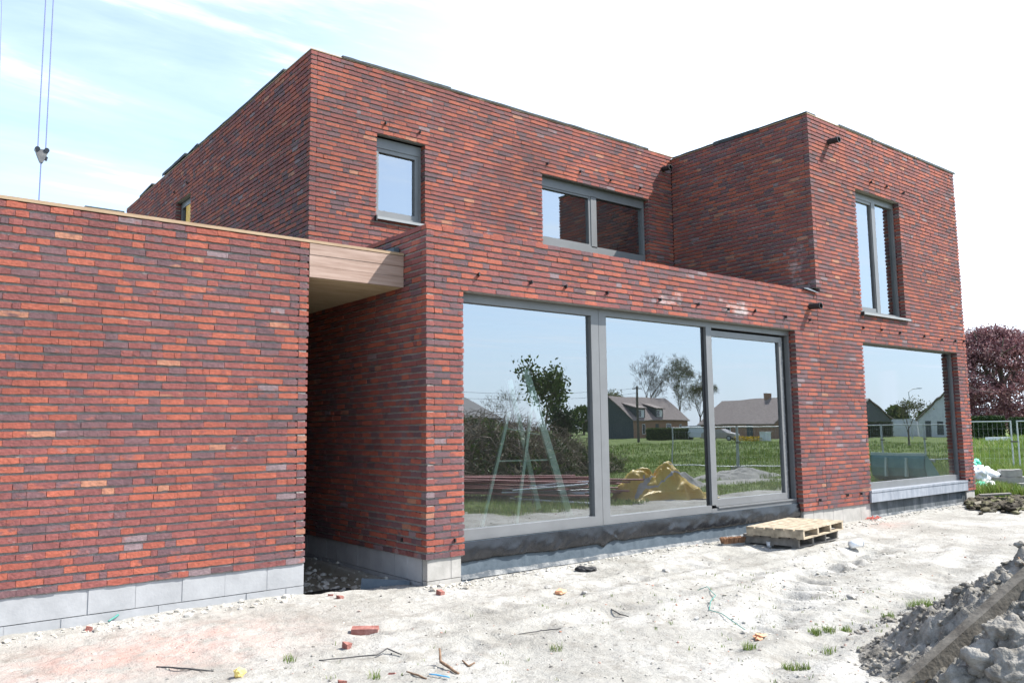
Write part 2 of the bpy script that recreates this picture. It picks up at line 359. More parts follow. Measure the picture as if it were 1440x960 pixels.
# inner leaves, roofs, floors (close the rooms)
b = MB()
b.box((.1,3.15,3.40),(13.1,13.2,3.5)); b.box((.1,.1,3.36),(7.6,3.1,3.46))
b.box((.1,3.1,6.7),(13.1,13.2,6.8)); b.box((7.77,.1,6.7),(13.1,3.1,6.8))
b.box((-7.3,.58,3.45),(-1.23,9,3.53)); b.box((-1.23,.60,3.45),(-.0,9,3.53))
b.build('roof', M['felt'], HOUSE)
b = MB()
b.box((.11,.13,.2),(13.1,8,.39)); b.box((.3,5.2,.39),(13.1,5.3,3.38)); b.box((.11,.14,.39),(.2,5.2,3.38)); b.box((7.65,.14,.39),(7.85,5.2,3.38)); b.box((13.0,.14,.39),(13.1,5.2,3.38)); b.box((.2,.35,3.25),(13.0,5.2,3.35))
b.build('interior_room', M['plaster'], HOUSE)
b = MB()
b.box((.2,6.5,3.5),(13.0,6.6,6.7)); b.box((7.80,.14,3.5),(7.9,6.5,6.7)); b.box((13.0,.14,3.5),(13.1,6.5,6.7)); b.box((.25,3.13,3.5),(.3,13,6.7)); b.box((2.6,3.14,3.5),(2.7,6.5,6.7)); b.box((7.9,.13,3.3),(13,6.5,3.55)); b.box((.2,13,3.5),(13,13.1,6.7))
b.build('upper_room', M['shade_plaster'], HOUSE)
b = MB(); b.box((-1.24,8.9,-.1),(0,9.0,3.5)); b.box((-1.23,3.46,0),(-1.14,9,3.5)); b.build('passage_end', M['shade_plaster'], HOUSE)  # end wall coloured near black to paint the passage's deep shade
b = MB(); b.box((-7.3,.6,0),(-1.24,.7,3.45)); b.box((-7.3,8.9,0),(-1.24,9.0,3.45)); b.box((-7.4,.47,0),(-7.3,9,3.5)); b.build('garage_shell', M['shade_plaster'], HOUSE)

# concrete base blocks
def blocks(mt, O, S, Nn, s0, s1, zs, L=.39, back=.022, seed=0, ht=.19):
    rn = random.Random(seed); b = MB(); O, S, Nn = Vector(O), Vector(S), Vector(Nn)
    for zi, (za, zb) in enumerate(zs):
        x = s0 - (0 if zi % 2 == 0 else L*.5)
        while x < s1:
            a = max(x, s0); e = min(x+L*rn.uniform(.95,1.02), s1); x = x+L
            if e-a < .03: continue
            o = back + rn.uniform(-.002,.002)
            A = O+S*(a+.0013)-Nn*o; B = O+S*(e-.0013)-Nn*(o+.09)
            b.box((min(A.x,B.x),min(A.y,B.y),za+.002),(max(A.x,B.x),max(A.y,B.y),zb-.001))
        A = O+S*(s0+.004)-Nn*(back+.0045); B = O+S*(s1-.004)-Nn*(back+.085)
        b.box((min(A.x,B.x),min(A.y,B.y),za),(max(A.x,B.x),max(A.y,B.y),zb))
    return b.build('base_block', mt, HOUSE)
blocks(M['block'], (-1.1278,GY,0), (-1,0,0), (0,-1,0), .0, 6.2, [(.10,.31),(-.1,.095)], seed=1, back=.018)
blocks(M['block'], (0,0,0), (0,1,0), (-1,0,0), .13, 8.8, [(.03,ZB),(-.25,.025)], seed=2, L=.28)
blocks(M['sandblock'], (0,0,0), (1,0,0), (0,-1,0), .025, .45, [(.055,ZB),(-.2,.05)], seed=3, L=.3)
blocks(M['sandblock'], (0,0,0), (1,0,0), (0,-1,0), 7.0, 9.06, [(.0,ZB),(-.2,-.005)], seed=4, L=.29, back=.03)
blocks(M['sandblock'], (0,0,0), (1,0,0), (0,-1,0), 12.86, 13.24, [(.0,ZB),(-.2,-.005)], seed=5, L=.19)
blocks(M['bitumen'], (0,0,0), (1,0,0), (0,-1,0), 9.06, 12.86, [(.05,.292),(-.2,.045)], seed=6, L=.62, back=.05)

# membrane under the big window: lower smooth sheet, upper black flap with a wavy hem
b = MB(); nseg = 120
for i in range(nseg): pass
vs = []; fs = []
for i in range(nseg+1):
    x = .455+(6.965-.455)*i/nseg
    seam = .006*math.exp(-((x % .92)-.46)**2/.0004)
    y = .085 - seam - .006*mnoise.noise(Vector((x*2.2,0,3)))
    vs += [(x, y, .405), (x, y-.005, .2), (x, y-.012, .04), (x, y-.05+.015*mnoise.noise(Vector((x*3,5,0))), .028), (x, y-.085+.03*mnoise.noise(Vector((x*2,9,0))), -.05), (x, .12, -.05), (x, .12, .405)]
for i in range(nseg):
    for j in range(6): fs.append((i*7+j, (i+1)*7+j, (i+1)*7+j+1, i*7+j+1)[::-1])
b.add(vs, fs); b.build('base_membrane', M['coat'], HOUSE)
b = MB(); vs = []; fs = []; nseg = 260; nj = 9
for i in range(nseg+1):
    x = .47+(6.965-.47)*i/nseg
    hem = .195 + .022*mnoise.noise(Vector((x*1.3,2,0))) + .008*mnoise.noise(Vector((x*6,4,0))) - .05*math.exp(-((x-2.62)/.05)**2) + .03*math.exp(-((x-2.85)/.1)**2)
    for j in range(nj):
        t = j/(nj-1); z = .402-(.402-hem)*t
        y = .072 - .014*math.sin(t*2.4) - t*.022*mnoise.noise(Vector((x*2.4+z*3, z*5, 1))) - t*.02*abs(mnoise.noise(Vector((x*6-z*7, z*6, 7)))) - t*.006*mnoise.noise(Vector((x*22, z*22, 7))) - .02*math.exp(-((x-2.6-.25*t)/.035)**2)*t
        vs.append((x, y, z))
    vs.append((x, .08, hem+.004))
for i in range(nseg):
    for j in range(nj): fs.append((i*(nj+1)+j, (i+1)*(nj+1)+j, (i+1)*(nj+1)+j+1, i*(nj+1)+j+1)[::-1])
b.add(vs, fs); b.build('membrane_flap', M['rubber'], HOUSE, smooth=True)
# crusty cement ledge at the foot
b = MB(); vs = []; fs = []; nseg = 200
for i in range(nseg+1):
    x = .46+(6.95-.46)*i/nseg; w = .02*mnoise.noise(Vector((x*4,1,1)))+.008*mnoise.noise(Vector((x*15,1,1)))
    w *= .8; vs += [(x, .075, .062+w), (x, .055-w, .058+w), (x, .03+w, .034), (x, .012, .02)]
for i in range(nseg):
    for j in range(3): fs.append((i*4+j, (i+1)*4+j, (i+1)*4+j+1, i*4+j+1)[::-1])
b.add(vs, fs)
vs = []; fs = []
for i in range(nseg+1):
    x = 9.07+(12.85-9.07)*i/nseg; w = .015*mnoise.noise(Vector((x*4,1,1)))+.008*mnoise.noise(Vector((x*15,1,1)))
    vs += [(x, .055, .06+w), (x, .035-w, .05+w), (x, .012+w, .01)]
for i in range(nseg):
    for j in range(2): fs.append((i*3+j, (i+1)*3+j, (i+1)*3+j+1, i*3+j+1)[::-1])
b.add(vs, fs); b.build('cement_ledge', M['ledge'], HOUSE, smooth=True)
# bluestone sill slab under the tower window
b = MB(); b.box((9.0,-.035,.29),(12.82,.13,.487)); b.box((9.0,-.045,.455),(12.82,-.034,.49)); b.build('stone_sill', M['stone'], HOUSE)

# ------------------------------------------------------------------ windows
def pane_mesh(x0, x1, z0, z1, y, win):
    b = MB(); b.box((x0,y,z0),(x1,y+.024,z1), 1); b.mi[2] = 0
    return b.build('pane', [M['glass'], M['clear']], win)
def rect_frame(b, x0, x1, z0, z1, y0, y1, l, r, t, bo):
    b.box((x0,y0,z0),(x0+l,y1,z1)); b.box((x1-r,y0,z0),(x1,y1,z1)); b.box((x0+l,y0,z1-t),(x1-r,y1,z1)); b.box((x0+l,y0,z0),(x1-r,y1,z0+bo))
Y0 = .12; YG = .17
b = MB()
b.box((.47,Y0,.40),(.56,.24,3.15)); b.box((.56,Y0,3.04),(2.55,.24,3.15)); b.box((.56,Y0,.40),(2.55,.24,.525))
b.box((2.55,Y0,.40),(2.682,.24,3.15)); b.box((2.688,Y0,.40),(2.82,.24,3.15)); b.box((2.68,Y0+.012,.40),(2.69,.23,3.15))
b.box((2.82,Y0,3.055),(6.99,.24,3.15)); b.box((2.82,Y0,.40),(4.85,.24,.505))
b.box((4.86,Y0,.505),(4.985,.24,3.055)); b.box((4.85,Y0-.002,.40),(6.985,.26,.455)); b.box((4.985,Y0-.02,.455),(6.95,Y0+.02,.475))
b.box((6.935,Y0,.455),(6.99,.26,3.055))
W = b.build('window', M['frame'], HOUSE); tag(W, 'wide three part grey window wall')
b = MB(); rect_frame(b, 4.985, 6.81, .478, 3.02, Y0+.03, .21, .035, .085, .085, .10); b.build('sliding_sash', M['frame'], W)
b = MB(); b.box((4.80,.165,.505),(4.86,.23,3.055)); b.build('rebate_shade', M['black'], W)  # black strip stands in for the shade in the gap beside the pane
b = MB(); b.box((6.81,.19,.475),(6.935,.23,3.055))
for k in range(9): b.box((6.865,.184,.62+.29*k),(6.878,.19,.635+.29*k), 1)
b.build('jamb_track', [M['black'], M['sill']], W)
pane_mesh(.50, 2.56, .51, 3.06, YG, W); pane_mesh(2.81, 4.81, .49, 3.07, YG, W); pane_mesh(5.01, 6.74, .56, 2.95, .185, W)
# fixed window of the tower
b = MB(); rect_frame(b, 9.06, 12.84, .487, 3.1, Y0, .22, .05, .032, .05, .115); W = b.build('window', M['frame'], HOUSE); tag(W, 'frameless looking fixed window above the bluestone sill')
pane_mesh(9.10, 12.80, .59, 3.06, .16, W)
# tall two light window
b = MB(); rect_frame(b, 9.11, 10.75, 3.60, 5.89, Y0, .22, .08, .06, .14, .07); b.box((9.90,Y0,3.67),(10.03,.22,5.75)); rect_frame(b, 9.19, 9.90, 3.67, 5.75, Y0+.012, .21, .06, .02, .05, .07)
W = b.build('window', M['frame'], HOUSE); tag(W, 'tall narrow two light window upstairs'); pane_mesh(9.24, 9.89, 3.73, 5.71, .165, W); pane_mesh(10.02, 10.70, 3.66, 5.76, .165, W)
b = MB(); b.box((9.10,-.045,3.575),(10.83,.13,3.60)); b.box((9.10,-.05,3.562),(10.83,-.042,3.60)); b.box((9.08,-.055,3.54),(9.10,.0,3.61), 1); b.build('sill', [M['sill'], M['black']], W)
# small casement
y = U_
b = MB(); rect_frame(b, 1.04, 1.90, 4.72, 5.965, y+Y0, y+.22, .055, .055, .15, .075); rect_frame(b, 1.095, 1.845, 4.795, 5.815, y+Y0+.012, y+.21, .06, .06, .06, .07)
W = b.build('window', M['frame'], HOUSE); tag(W, 'small single casement window upstairs'); pane_mesh(1.14, 1.80, 4.85, 5.77, y+.175, W)
b = MB(); b.box((1.04,y-.045,4.695),(1.925,y+.13,4.718)); b.box((1.04,y-.05,4.68),(1.925,y-.042,4.718)); b.box((1.02,y-.055,4.65),(1.04,y,4.73), 1); b.build('sill', [M['sill'], M['black']], W)
# two light window behind the terrace parapet
b = MB(); rect_frame(b, 4.25, 6.96, 4.70, 5.99, y+Y0, y+.22, .06, .06, .17, .2); rect_frame(b, 4.31, 5.53, 4.88, 5.83, y+Y0+.012, y+.21, .06, .05, .045, .05); b.box((5.53,y+Y0,4.88),(5.67,y+.22,5.83))
W = b.build('window', M['frame'], HOUSE); tag(W, 'wide two light window behind the terrace parapet'); pane_mesh(4.35, 5.49, 4.92, 5.79, y+.175, W); pane_mesh(5.66, 6.91, 4.89, 5.83, y+.175, W)
b = MB(); b.box((4.2,y-.03,3.5),(7.0,y-.005,4.64)); b.build('upstand', M['felt'], HOUSE)
# window in the left side wall, yellow foil showing inside
b = MB(); X0 = .11
b.box((X0,8.34,4.9),(X0+.1,8.42,6.2)); b.box((X0,9.2,4.9),(X0+.1,9.28,6.2)); b.box((X0,8.42,6.08),(X0+.1,9.2,6.2)); b.box((X0,8.42,4.9),(X0+.1,9.2,4.98))
W = b.build('window', M['frame'], HOUSE); tag(W, 'narrow window of the shaded side wall')
b = MB(); b.box((X0+.05,8.42,4.98),(X0+.07,9.2,6.08)); b.build('pane', M['black'], W)
b = MB(); b.box((X0+.012,8.42,4.98),(X0+.045,9.0,6.08)); b.build('yellow_foil', M['yellowfoil'], W)

# ------------------------------------------------------------------ canopy over the passage, copings
b = MB()
for k in range(3): b.box((-1.124, GY+.004*(k==1), 3.195+.118*k), (-.004, GY+.028, 3.31+.118*k))
b.box((-1.12,GY+.028,3.2),(-.006,GY+.04,3.54), 1)
b.build('cladding_board', [M['cladding'], M['black']], HOUSE)
b = MB(); b.box((-1.12,GY+.041,3.195),(-.004,8.9,3.215)); b.build('soffit', M['ply'], HOUSE)
b = MB(); b.box((-7.3,GY-.004,3.5535),(-.004,GY+.09,3.583)); b.build('coping_batten', M['pine'], HOUSE)
b = MB(); b.box((-.075,GY+.1,3.54),(-.003,2.9,3.66)); b.build('flashing', M['coat'], HOUSE)
b = MB(); b.box((-3.22,GY+.02,3.589),(-2.9,GY+.06,3.602)); b.build('felt_strip', M['felt'], HOUSE)
b = MB(); b.box((-.004,U_-.004,6.968),(7.74,U_+.3,6.984)); b.box((-.004,U_+.3,6.968),(.3,13.3,6.984)); b.box((7.655,-.004,6.906),(XE+.004,.3,6.922)); b.box((7.655,.3,6.906),(7.95,U_+.3,6.922)); b.box((12.97,.3,6.906),(XE+.004,3.2,6.922))
b.build('coping_board', M['pine'], HOUSE)
def felt_strip(p, q, w, drop, seed):
    p, q = Vector(p), Vector(q); d = (q-p); L = d.length; d.normalize(); sd = Vector((d.y, -d.x, 0)); b = MB(); vs = []; fs = []; n = max(6, int(L*5))
    for i in range(n+1):
        c = p+d*(L*i/n); nz = .008*mnoise.noise(Vector((i*.7, seed, 0))); 
        o = .012+.008*mnoise.noise(Vector((i*.5, seed, 5)))
        vs += [c+sd*o+Vector((0,0,-drop*.4+nz)), c+sd*o+Vector((0,0,.026+nz)), c-sd*w+Vector((0,0,.03+nz)), c-sd*w+Vector((0,0,.0)), c+sd*(o-.008)+Vector((0,0,-.001)), c+sd*(o-.008)+Vector((0,0,-drop*.4+nz))]
    for i in range(n):
        for j in range(5): fs.append((i*6+j, (i+1)*6+j, (i+1)*6+j+1, i*6+j+1)[::-1])
    fs += [(0,1,2,3,4,5), tuple(n*6+j for j in (5,4,3,2,1,0))]
    b.add(vs, fs); return b.build('felt_strip', M['felt'], HOUSE)
z = 6.985
felt_strip((.48,U_,z), (1.33,U_,z+.01), .28, .02, 1); felt_strip((1.32,U_,z+.012), (2.37,U_,z+.016), .28, .04, 2); felt_strip((2.36,U_,z-.002), (5.0,U_,z+.002), .28, .01, 3); felt_strip((4.9,U_,z+.008), (7.0,U_,z), .28, .01, 4)
felt_strip((0,6.0,z), (0,3.95,z+.02), .28, .03, 5); felt_strip((0,8.2,z), (0,5.95,z-.002), .28, .01, 6); felt_strip((0,8.7,z+.004), (0,8.0,z+.04), .28, .0, 7); felt_strip((0,10.3,z+.05), (0,8.75,z+.07), .28, .08, 8); felt_strip((0,12.1,z), (0,11.1,z+.05), .28, .03, 9)
z = 6.923
felt_strip((8.70,0,z+.006), (9.9,0,z+.008), .28, .02, 10); felt_strip((9.88,0,z-.002), (11.55,0,z), .28, .02, 11); felt_strip((11.56,0,z+.004), (13.33,0,z+.004), .28, .04, 12)
felt_strip((XJ,1.95,z+.02), (XJ,.95,z), .28, .10, 13); felt_strip((XJ,2.95,z), (XJ,1.9,z), .28, .005, 14); felt_strip((XJ,.95,z-.003), (XJ,.0,z-.003), .28, .0, 15)
b = MB(); b.bar((11.545,-.02,6.93),(11.555,.1,6.95),.05,.03); b.build('batten_end', M['pine'], HOUSE); b = MB(); b.bar((9.87,-.02,6.90),(9.885,.1,6.925),.04,.02); b.build('batten_end', M['pine'], HOUSE)
b = MB(); b.add([(7.25,-.03,3.84),(7.65,-.035,3.80),(7.66,.12,3.90),(7.3,.15,3.87),(7.25,-.028,3.85),(7.65,-.033,3.81),(7.66,.12,3.91),(7.3,.15,3.88)],[(0,3,2,1),(4,5,6,7),(0,1,5,4),(1,2,6,5),(2,3,7,6),(3,0,4,7)]); b.build('lead_scrap', M['coat'], HOUSE)
# dark movement joint strip
b = MB(); b.box((XJ-.004,.02,ZB),(XJ+.005,.09,ZLOW)); b.build('movement_joint', M['black'], HOUSE)
# overflow spouts
def spout(x, yf, z):
    b = MB(); n = 16
    def ring(y, r): return [(x+r*math.cos(2*math.pi*i/n), y, z+r*math.sin(2*math.pi*i/n)-.012*(yf-y)/.2) for i in range(n)]
    prof = [(yf+.05,.05),(yf-.165,.05),(yf-.168,.056),(yf-.2,.056),(yf-.2,.043),(yf+.05,.043)]
    vs = [p for (yy, r) in prof for p in ring(yy, r)]
    fs = [(i*n+j, i*n+(j+1)%n, (i+1)*n+(j+1)%n, (i+1)*n+j) for i in range(len(prof)-1) for j in range(n)] + [tuple(5*n+j for j in range(n))]
    b.add(vs, fs); return b.build('overflow_spout', M['black'], HOUSE)
spout(7.444, 0, 3.56); spout(8.307, 0, 6.545); spout(7.41, U_, 6.675)
# weep vents (small black plastic stubs, tilted)
def weep(x, yf, z, side=False, seed=0):
    rn = random.Random(seed); b = MB(); a = rn.uniform(-.025,.03)
    if side: b.bar((.03, x, z), (-.03, x+a, z+rn.uniform(-.008,.015)), .012, .04)
    else: b.bar((x, yf+.04, z), (x+a, yf-.04, z+rn.uniform(-.01,.02)), .013, .042)
    b.build('weep_vent', M['black'], HOUSE)
k = 0
for x, z in [(.7,3.33),(1.431,3.32),(2.022,3.335),(2.732,3.335),(3.728,3.325),(4.529,3.33),(5.241,3.335),(5.907,3.345),(6.71,3.33),(7.401,3.332),(9.101,3.317),(9.745,3.321),(10.442,3.309),(11.419,3.306),(12.12,3.30),(12.759,3.30),(13.15,3.31),
             (9.705,6.07),(10.26,6.085),(10.913,6.08),(.359,.44),(7.397,.433),(8.24,.445),(8.689,.447),(12.938,.472)]:
    k += 1; weep(x, 0, z, seed=k)
for x, z in [(4.365,6.18),(5.157,6.18),(5.938,6.17),(6.726,6.168),(1.185,6.16),(1.811,6.168)]:
    k += 1; weep(x, U_, z, seed=k)
for yy, z in [(.485,.441),(8.542,6.421),(9.372,6.431)]:
    k += 1; weep(yy, 0, z, True, seed=k)

# pale A-frame trestle standing inside, behind the left pane
T = thing('glazing_trestle', (1.9,.7,.39), 0, 'pale green A-shaped trestle standing indoors behind the leftmost pane', 'trestle')
def onY(px, py, y): d = ray(px, py); return CAM+d*((y-CAM.y)/d.y)
b = MB(); b.bar(onY(738,520,.46), onY(806,742,.62), .105,.035,(0,1,0)); b.build('leg', M['trestle'], T)
b = MB(); b.bar(onY(748,568,.44), onY(725,742,.40), .042,.03,(0,1,0)); b.build('leg', M['trestle'], T)
b = MB(); b.bar(onY(716,534,.88), onY(757,715,.95), .075,.035,(0,1,0)); b.build('leg', M['trestle'], T)
b = MB(); b.bar(onY(716,578,.85), onY(677,742,.72), .042,.03,(0,1,0)); b.build('leg', M['trestle'], T)
b = MB(); b.bar(onY(700,648,.80), onY(778,646,.55), .015,.016); b.build('crossbar', M['trestle'], T)
b = MB(); b.bar(onY(712,602,.85), onY(766,612,.52), .015,.016); b.build('crossbar', M['trestle'], T)

# ------------------------------------------------------------------ ground
def sm(a, b, x):
    t = np.clip((x-a)/(b-a), 0, 1); return t*t*(3-2*t)
_NT = {}
def vnoise(x, y, seed=0):                  # smooth value noise on numpy arrays
    if seed not in _NT: _NT[seed] = np.random.default_rng(seed).random((256, 256))
    g = _NT[seed]
    xi = np.floor(x).astype(int); yi = np.floor(y).astype(int); fx = x-xi; fy = y-yi
    fx = fx*fx*(3-2*fx); fy = fy*fy*(3-2*fy)
    a = g[xi % 256, yi % 256]; b_ = g[(xi+1) % 256, yi % 256]; c_ = g[xi % 256, (yi+1) % 256]; d_ = g[(xi+1) % 256, (yi+1) % 256]
    return (a*(1-fx)+b_*fx)*(1-fy)+(c_*(1-fx)+d_*fx)*fy
def fbm(x, y, seed, oct=4, gain=.5):
    s = 0; a = 1; t = 0
    for o in range(oct):
        s = s+a*(vnoise(x*2**o, y*2**o, seed+o)-.5); t += a; a *= gain
    return s/t*2
def grass_mask(x, y):
    w = fbm(x*.5, y*.5, 40, 4)
    right = sm(16.0, 16.9, x+.6*w+.15*(y-1))
    back = sm(-4.4, -5.6, y+1.0*w)*sm(3.5, 5.5, x+w*.8)
    strip = np.exp(-((y+7.2+.10*(x-15)+.5*w)/.75)**2)*sm(10, 13, x)*sm(30, 22, x)
    far = np.maximum(sm(-14, -20, y), sm(-22, -30, x))
    return np.maximum(np.maximum(right, back*(1-.9*strip)), far)
def ground_h(x, y):
    near = np.exp(-(np.maximum(np.abs(x-3)-14, 0)/6)**2-(np.maximum(np.abs(y+4)-10, 0)/6)**2)
    h = near*(.035*fbm(x*.55, y*.55, 3, 3)+.020*fbm(x*2.2, y*2.2, 9, 3)+.017*np.abs(fbm(x*8, y*8, 14, 3))+.007*fbm(x*19, y*19, 17, 2))
    # churned wheel track crossing from lower left to the right, and the lip of it
    for (o_, k_, a_) in ((1.15, .06, .030), (2.0, .05, .026), (3.9, .22, .03)):      # older ruts pressed into the sand
        tt = y+o_-k_*(x-1)+.08*np.sin(x*.9+o_); e_ = sm(-3, -1, x)*sm(9, 6, x)
        h = h - e_*a_*np.exp(-(tt/.16)**2)*(.7+.5*np.sin(x*17+3*fbm(x*2, y*2, 81, 2))) + e_*.016*np.exp(-((np.abs(tt)-.27)/.09)**2)*(1+fbm(x*4, y*4, 83, 3))
    t = (y+3.05-.30*(x-1.2)+.12*np.sin(x*1.3)); tr = np.exp(-(t/.22)**2)*sm(.6, 1.6, x)*sm(7.5, 5, x)
    h = h - tr*.055*(1+.9*np.sin(x*14+fbm(x*3, y*3, 77, 2)*4)) + np.exp(-((t-.38)/.16)**2)*sm(.6, 1.6, x)*sm(7.5, 5, x)*.03
    lip = np.exp(-((y+2.35-.1*(x))/.25)**2)*sm(-4, -2, x)*sm(1, -1, x)
    h = h + lip*.02*fbm(x*5, y*5, 31, 3)
    wall = np.exp(-(np.maximum(y-.05, -y-.05)/.22)**2)*sm(.4, .8, x)*sm(14, 13, x)       # soft bank against the foot of the wall
    h = h*(1-.6*wall) + .018*wall
    gw = np.exp(-((y-.44)/.3)**2)*sm(-1.05, -1.3, x); h = h*(1-.5*gw)+gw*(.02+.03*fbm(x*3, y*3, 50, 3))
    inp = sm(-1.13, -1.05, x)*sm(-.0, -.1, x)*sm(.42, .62, y)
    h = h*(1-.5*inp) - .12*inp
    h = np.where((x > .0) & (y > .12), -.12, h); h = np.where((x < -1.2) & (y > .6), -.12, h)
    return h
def axis(pts):
    out = []
    for a, b_, st in pts: out += list(np.arange(a, b_, st))
    return np.array(out+[pts[-1][1]])
gx = axis([(-900,-200,100),(-200,-40,16),(-40,-8,2),(-8,-4,.2),(-4,3.2,.03),(3.2,8,.05),(8,18,.12),(18,45,.6),(45,120,5),(120,900,60)])
gy = axis([(-900,-200,100),(-200,-60,14),(-60,-20,1.5),(-20,-9,.35),(-9,-4.6,.12),(-4.6,.7,.03),(.7,5,.25),(5,20,1),(20,80,6),(80,900,80)])
X, Y = np.meshgrid(gx, gy, indexing='ij'); Z = ground_h(X, Y)
nx, ny = len(gx), len(gy)
V = np.stack([X.ravel(), Y.ravel(), Z.ravel()], 1)
I = np.arange(nx*ny).reshape(nx, ny)
Fq = np.stack([I[:-1,:-1].ravel(), I[1:,:-1].ravel(), I[1:,1:].ravel(), I[:-1,1:].ravel()], 1)
me = bpy.data.meshes.new('ground'); me.vertices.add(len(V)); me.vertices.foreach_set('co', V.ravel())
me.loops.add(Fq.size); me.loops.foreach_set('vertex_index', Fq.ravel().astype(np.int32)); me.polygons.add(len(Fq))
me.polygons.foreach_set('loop_start', (np.arange(len(Fq))*4).astype(np.int32)); me.polygons.foreach_set('loop_total', np.full(len(Fq), 4, np.int32))
me.polygons.foreach_set('use_smooth', [True]*len(Fq)); me.update(calc_edges=True); me.validate()
ga = me.attributes.new('turf', 'FLOAT', 'POINT'); ga.data.foreach_set('value', grass_mask(X, Y).ravel().astype(np.float32))
wet = (sm(-1.2, -1.05, X)*sm(.02, -.1, X)*sm(.4, .7, Y)).ravel()
wa = me.attributes.new('mud', 'FLOAT', 'POINT'); wa.data.foreach_set('value', wet.astype(np.float32))
pink = (np.exp(-((X+2.9)/1.0)**2-((Y+.75)/.55)**2)+.6*np.exp(-((X-8.6)/.5)**2-((Y+.5)/.25)**2)).ravel()
pa = me.attributes.new('brick_dust', 'FLOAT', 'POINT'); pa.data.foreach_set('value', pink.astype(np.float32))
def ground_material():
    mt, nt, out = newmat('sandy_ground'); L = nt.links.new
    g = nt.nodes.new('ShaderNodeNewGeometry'); P = g.outputs['Position']
    def nz(s, d=5.0, r=.6):
        n = N(nt, 'ShaderNodeTexNoise', Scale=s, Detail=d, Roughness=r); L(P, n.inputs[0]); return n.outputs[0]
    def at(n):
        a = nt.nodes.new('ShaderNodeAttribute'); a.attribute_name = n; return a.outputs['Fac']
    def mix(f, a, b_):
        m_ = N(nt, 'ShaderNodeMix', _data_type='RGBA'); L(f, m_.inputs[0])
        for s_, i in ((a, 6), (b_, 7)):
            if isinstance(s_, tuple): m_.inputs[i].default_value = rgba(s_)
            else: L(s_, m_.inputs[i])
        return m_.outputs[2]
    def mr(s_, a, b_, c_=0, d_=1):
        q = N(nt, 'ShaderNodeMapRange'); q.inputs[1].default_value = a; q.inputs[2].default_value = b_; q.inputs[3].default_value = c_; q.inputs[4].default_value = d_; L(s_, q.inputs[0]); return q.outputs[0]
    r1 = ramp(nt, [(.3, (.25,.24,.212)), (.5, (.36,.348,.315)), (.7, (.445,.435,.405))]); L(nz(.9, 6), r1.inputs[0])
    c = mix(mr(nz(3.2, 8, .75), .50, .66), r1.outputs[0], (.25,.235,.205))          # damp, darker patches
    c = mix(mr(nz(14, 6, .75), .56, .72), c, (.20,.19,.165))                        # trodden flecks
    c = mix(mr(nz(48, 3, .7), .62, .74, 0, .75), c, (.15,.14,.12))                  # specks of grit
    q = N(nt, 'ShaderNodeMath', _operation='MULTIPLY'); L(at('brick_dust'), q.inputs[0]); L(mr(nz(5, 5), .35, .7), q.inputs[1])
    c = mix(q.outputs[0], c, (.50,.30,.25))
    r2 = ramp(nt, [(.3, (.10,.085,.05)), (.45, (.10,.14,.035)), (.6, (.15,.20,.05)), (.72, (.24,.225,.11))]); L(nz(.8, 8, .7), r2.inputs[0])
    t = N(nt, 'ShaderNodeMath', _operation='ADD'); L(at('turf'), t.inputs[0]); L(mr(nz(2.5, 6, .7), .2, .8, -.45, .45), t.inputs[1])
    c = mix(mr(t.outputs[0], .4, .62), c, r2.outputs[0])
    c = mix(at('mud'), c, (.27,.245,.185))
    b = N(nt, 'ShaderNodeBsdfPrincipled', Roughness=.95); b.inputs['Specular IOR Level'].default_value = .15; L(c, b.inputs['Base Color'])
    ad = N(nt, 'ShaderNodeMath', _operation='MULTIPLY_ADD'); ad.inputs[1].default_value = .35; L(nz(60, 4, .7), ad.inputs[0]); L(nz(16, 6, .7), ad.inputs[2])
    bp = N(nt, 'ShaderNodeBump', Strength=.8, Distance=.035); L(ad.outputs[0], bp.inputs['Height']); L(bp.outputs[0], b.inputs['Normal'])
    L(b.outputs[0], out.inputs[0]); return mt
me.materials.append(ground_material())
g = bpy.data.objects.new('ground', me); C.objects.link(g); tag(g, 'pale trodden building sand with green field beyond', 'ground', kind='structure')
def gz(x, y): return float(ground_h(np.array([x]), np.array([y]))[0])

M['clod'] = island_mat('sand_clod', [(0, (.30,.28,.24)), (.5, (.46,.43,.37)), (1, (.55,.53,.48))], .95, nscale=20)
M['grit'] = island_mat('grit', [(0, (.14,.13,.115)), (.45, (.27,.255,.225)), (.8, (.45,.43,.38)), (.95, (.40,.22,.17)), (1, (.4,.2,.13))], .95)
# crumbs, pebbles and clods lying on the sand: nobody could count them
b = MB()
def scatter(n, xr, yr, r0, r1, f=None):
    for i in range(n):
        x, y = rng.uniform(*xr), rng.uniform(*yr)
        if f and not f(x, y): continue
        r = r0*(r1/r0)**(rng.random()**2.2)
        b.rock((x, y, gz(x, y)+r*.2), r, i, 1, (1, rng.uniform(.6,1), rng.uniform(.4,.75)), Matrix.Rotation(rng.uniform(0,6), 3, 'Z'), rough=.5)
scatter(1500, (-4, 9), (-4.8, .1), .003, .018)
scatter(1500, (-4, 3), (-4.6, -1.5), .003, .014)
b.build('grit', M['grit']); tag(bpy.data.objects['grit'], 'grit and small stones scattered over the pale sand', 'grit', kind='stuff')
b = MB()
scatter(420, (.45, 7.2), (-.2, -.03), .008, .035); scatter(160, (9, 13.2), (-.25, -.06), .008, .03); scatter(260, (-5, -1.2), (.15, .43), .008, .04)
scatter(500, (.8, 6), (-3.6, -1.2), .008, .03, lambda x, y: abs(y+3.05-.30*(x-1.2)) < .6); scatter(90, (7.6, 9.1), (-.4, -.05), .008, .03); scatter(60, (-.1, .6), (-.25, -.02), .01, .04)
scatter(520, (-1.1, 0), (.45, 4.0), .012, .06)
b.build('clods', M['clod']); tag(bpy.data.objects['clods'], 'pale crumbled clods of sand along the foot of the wall', 'clods', kind='stuff')

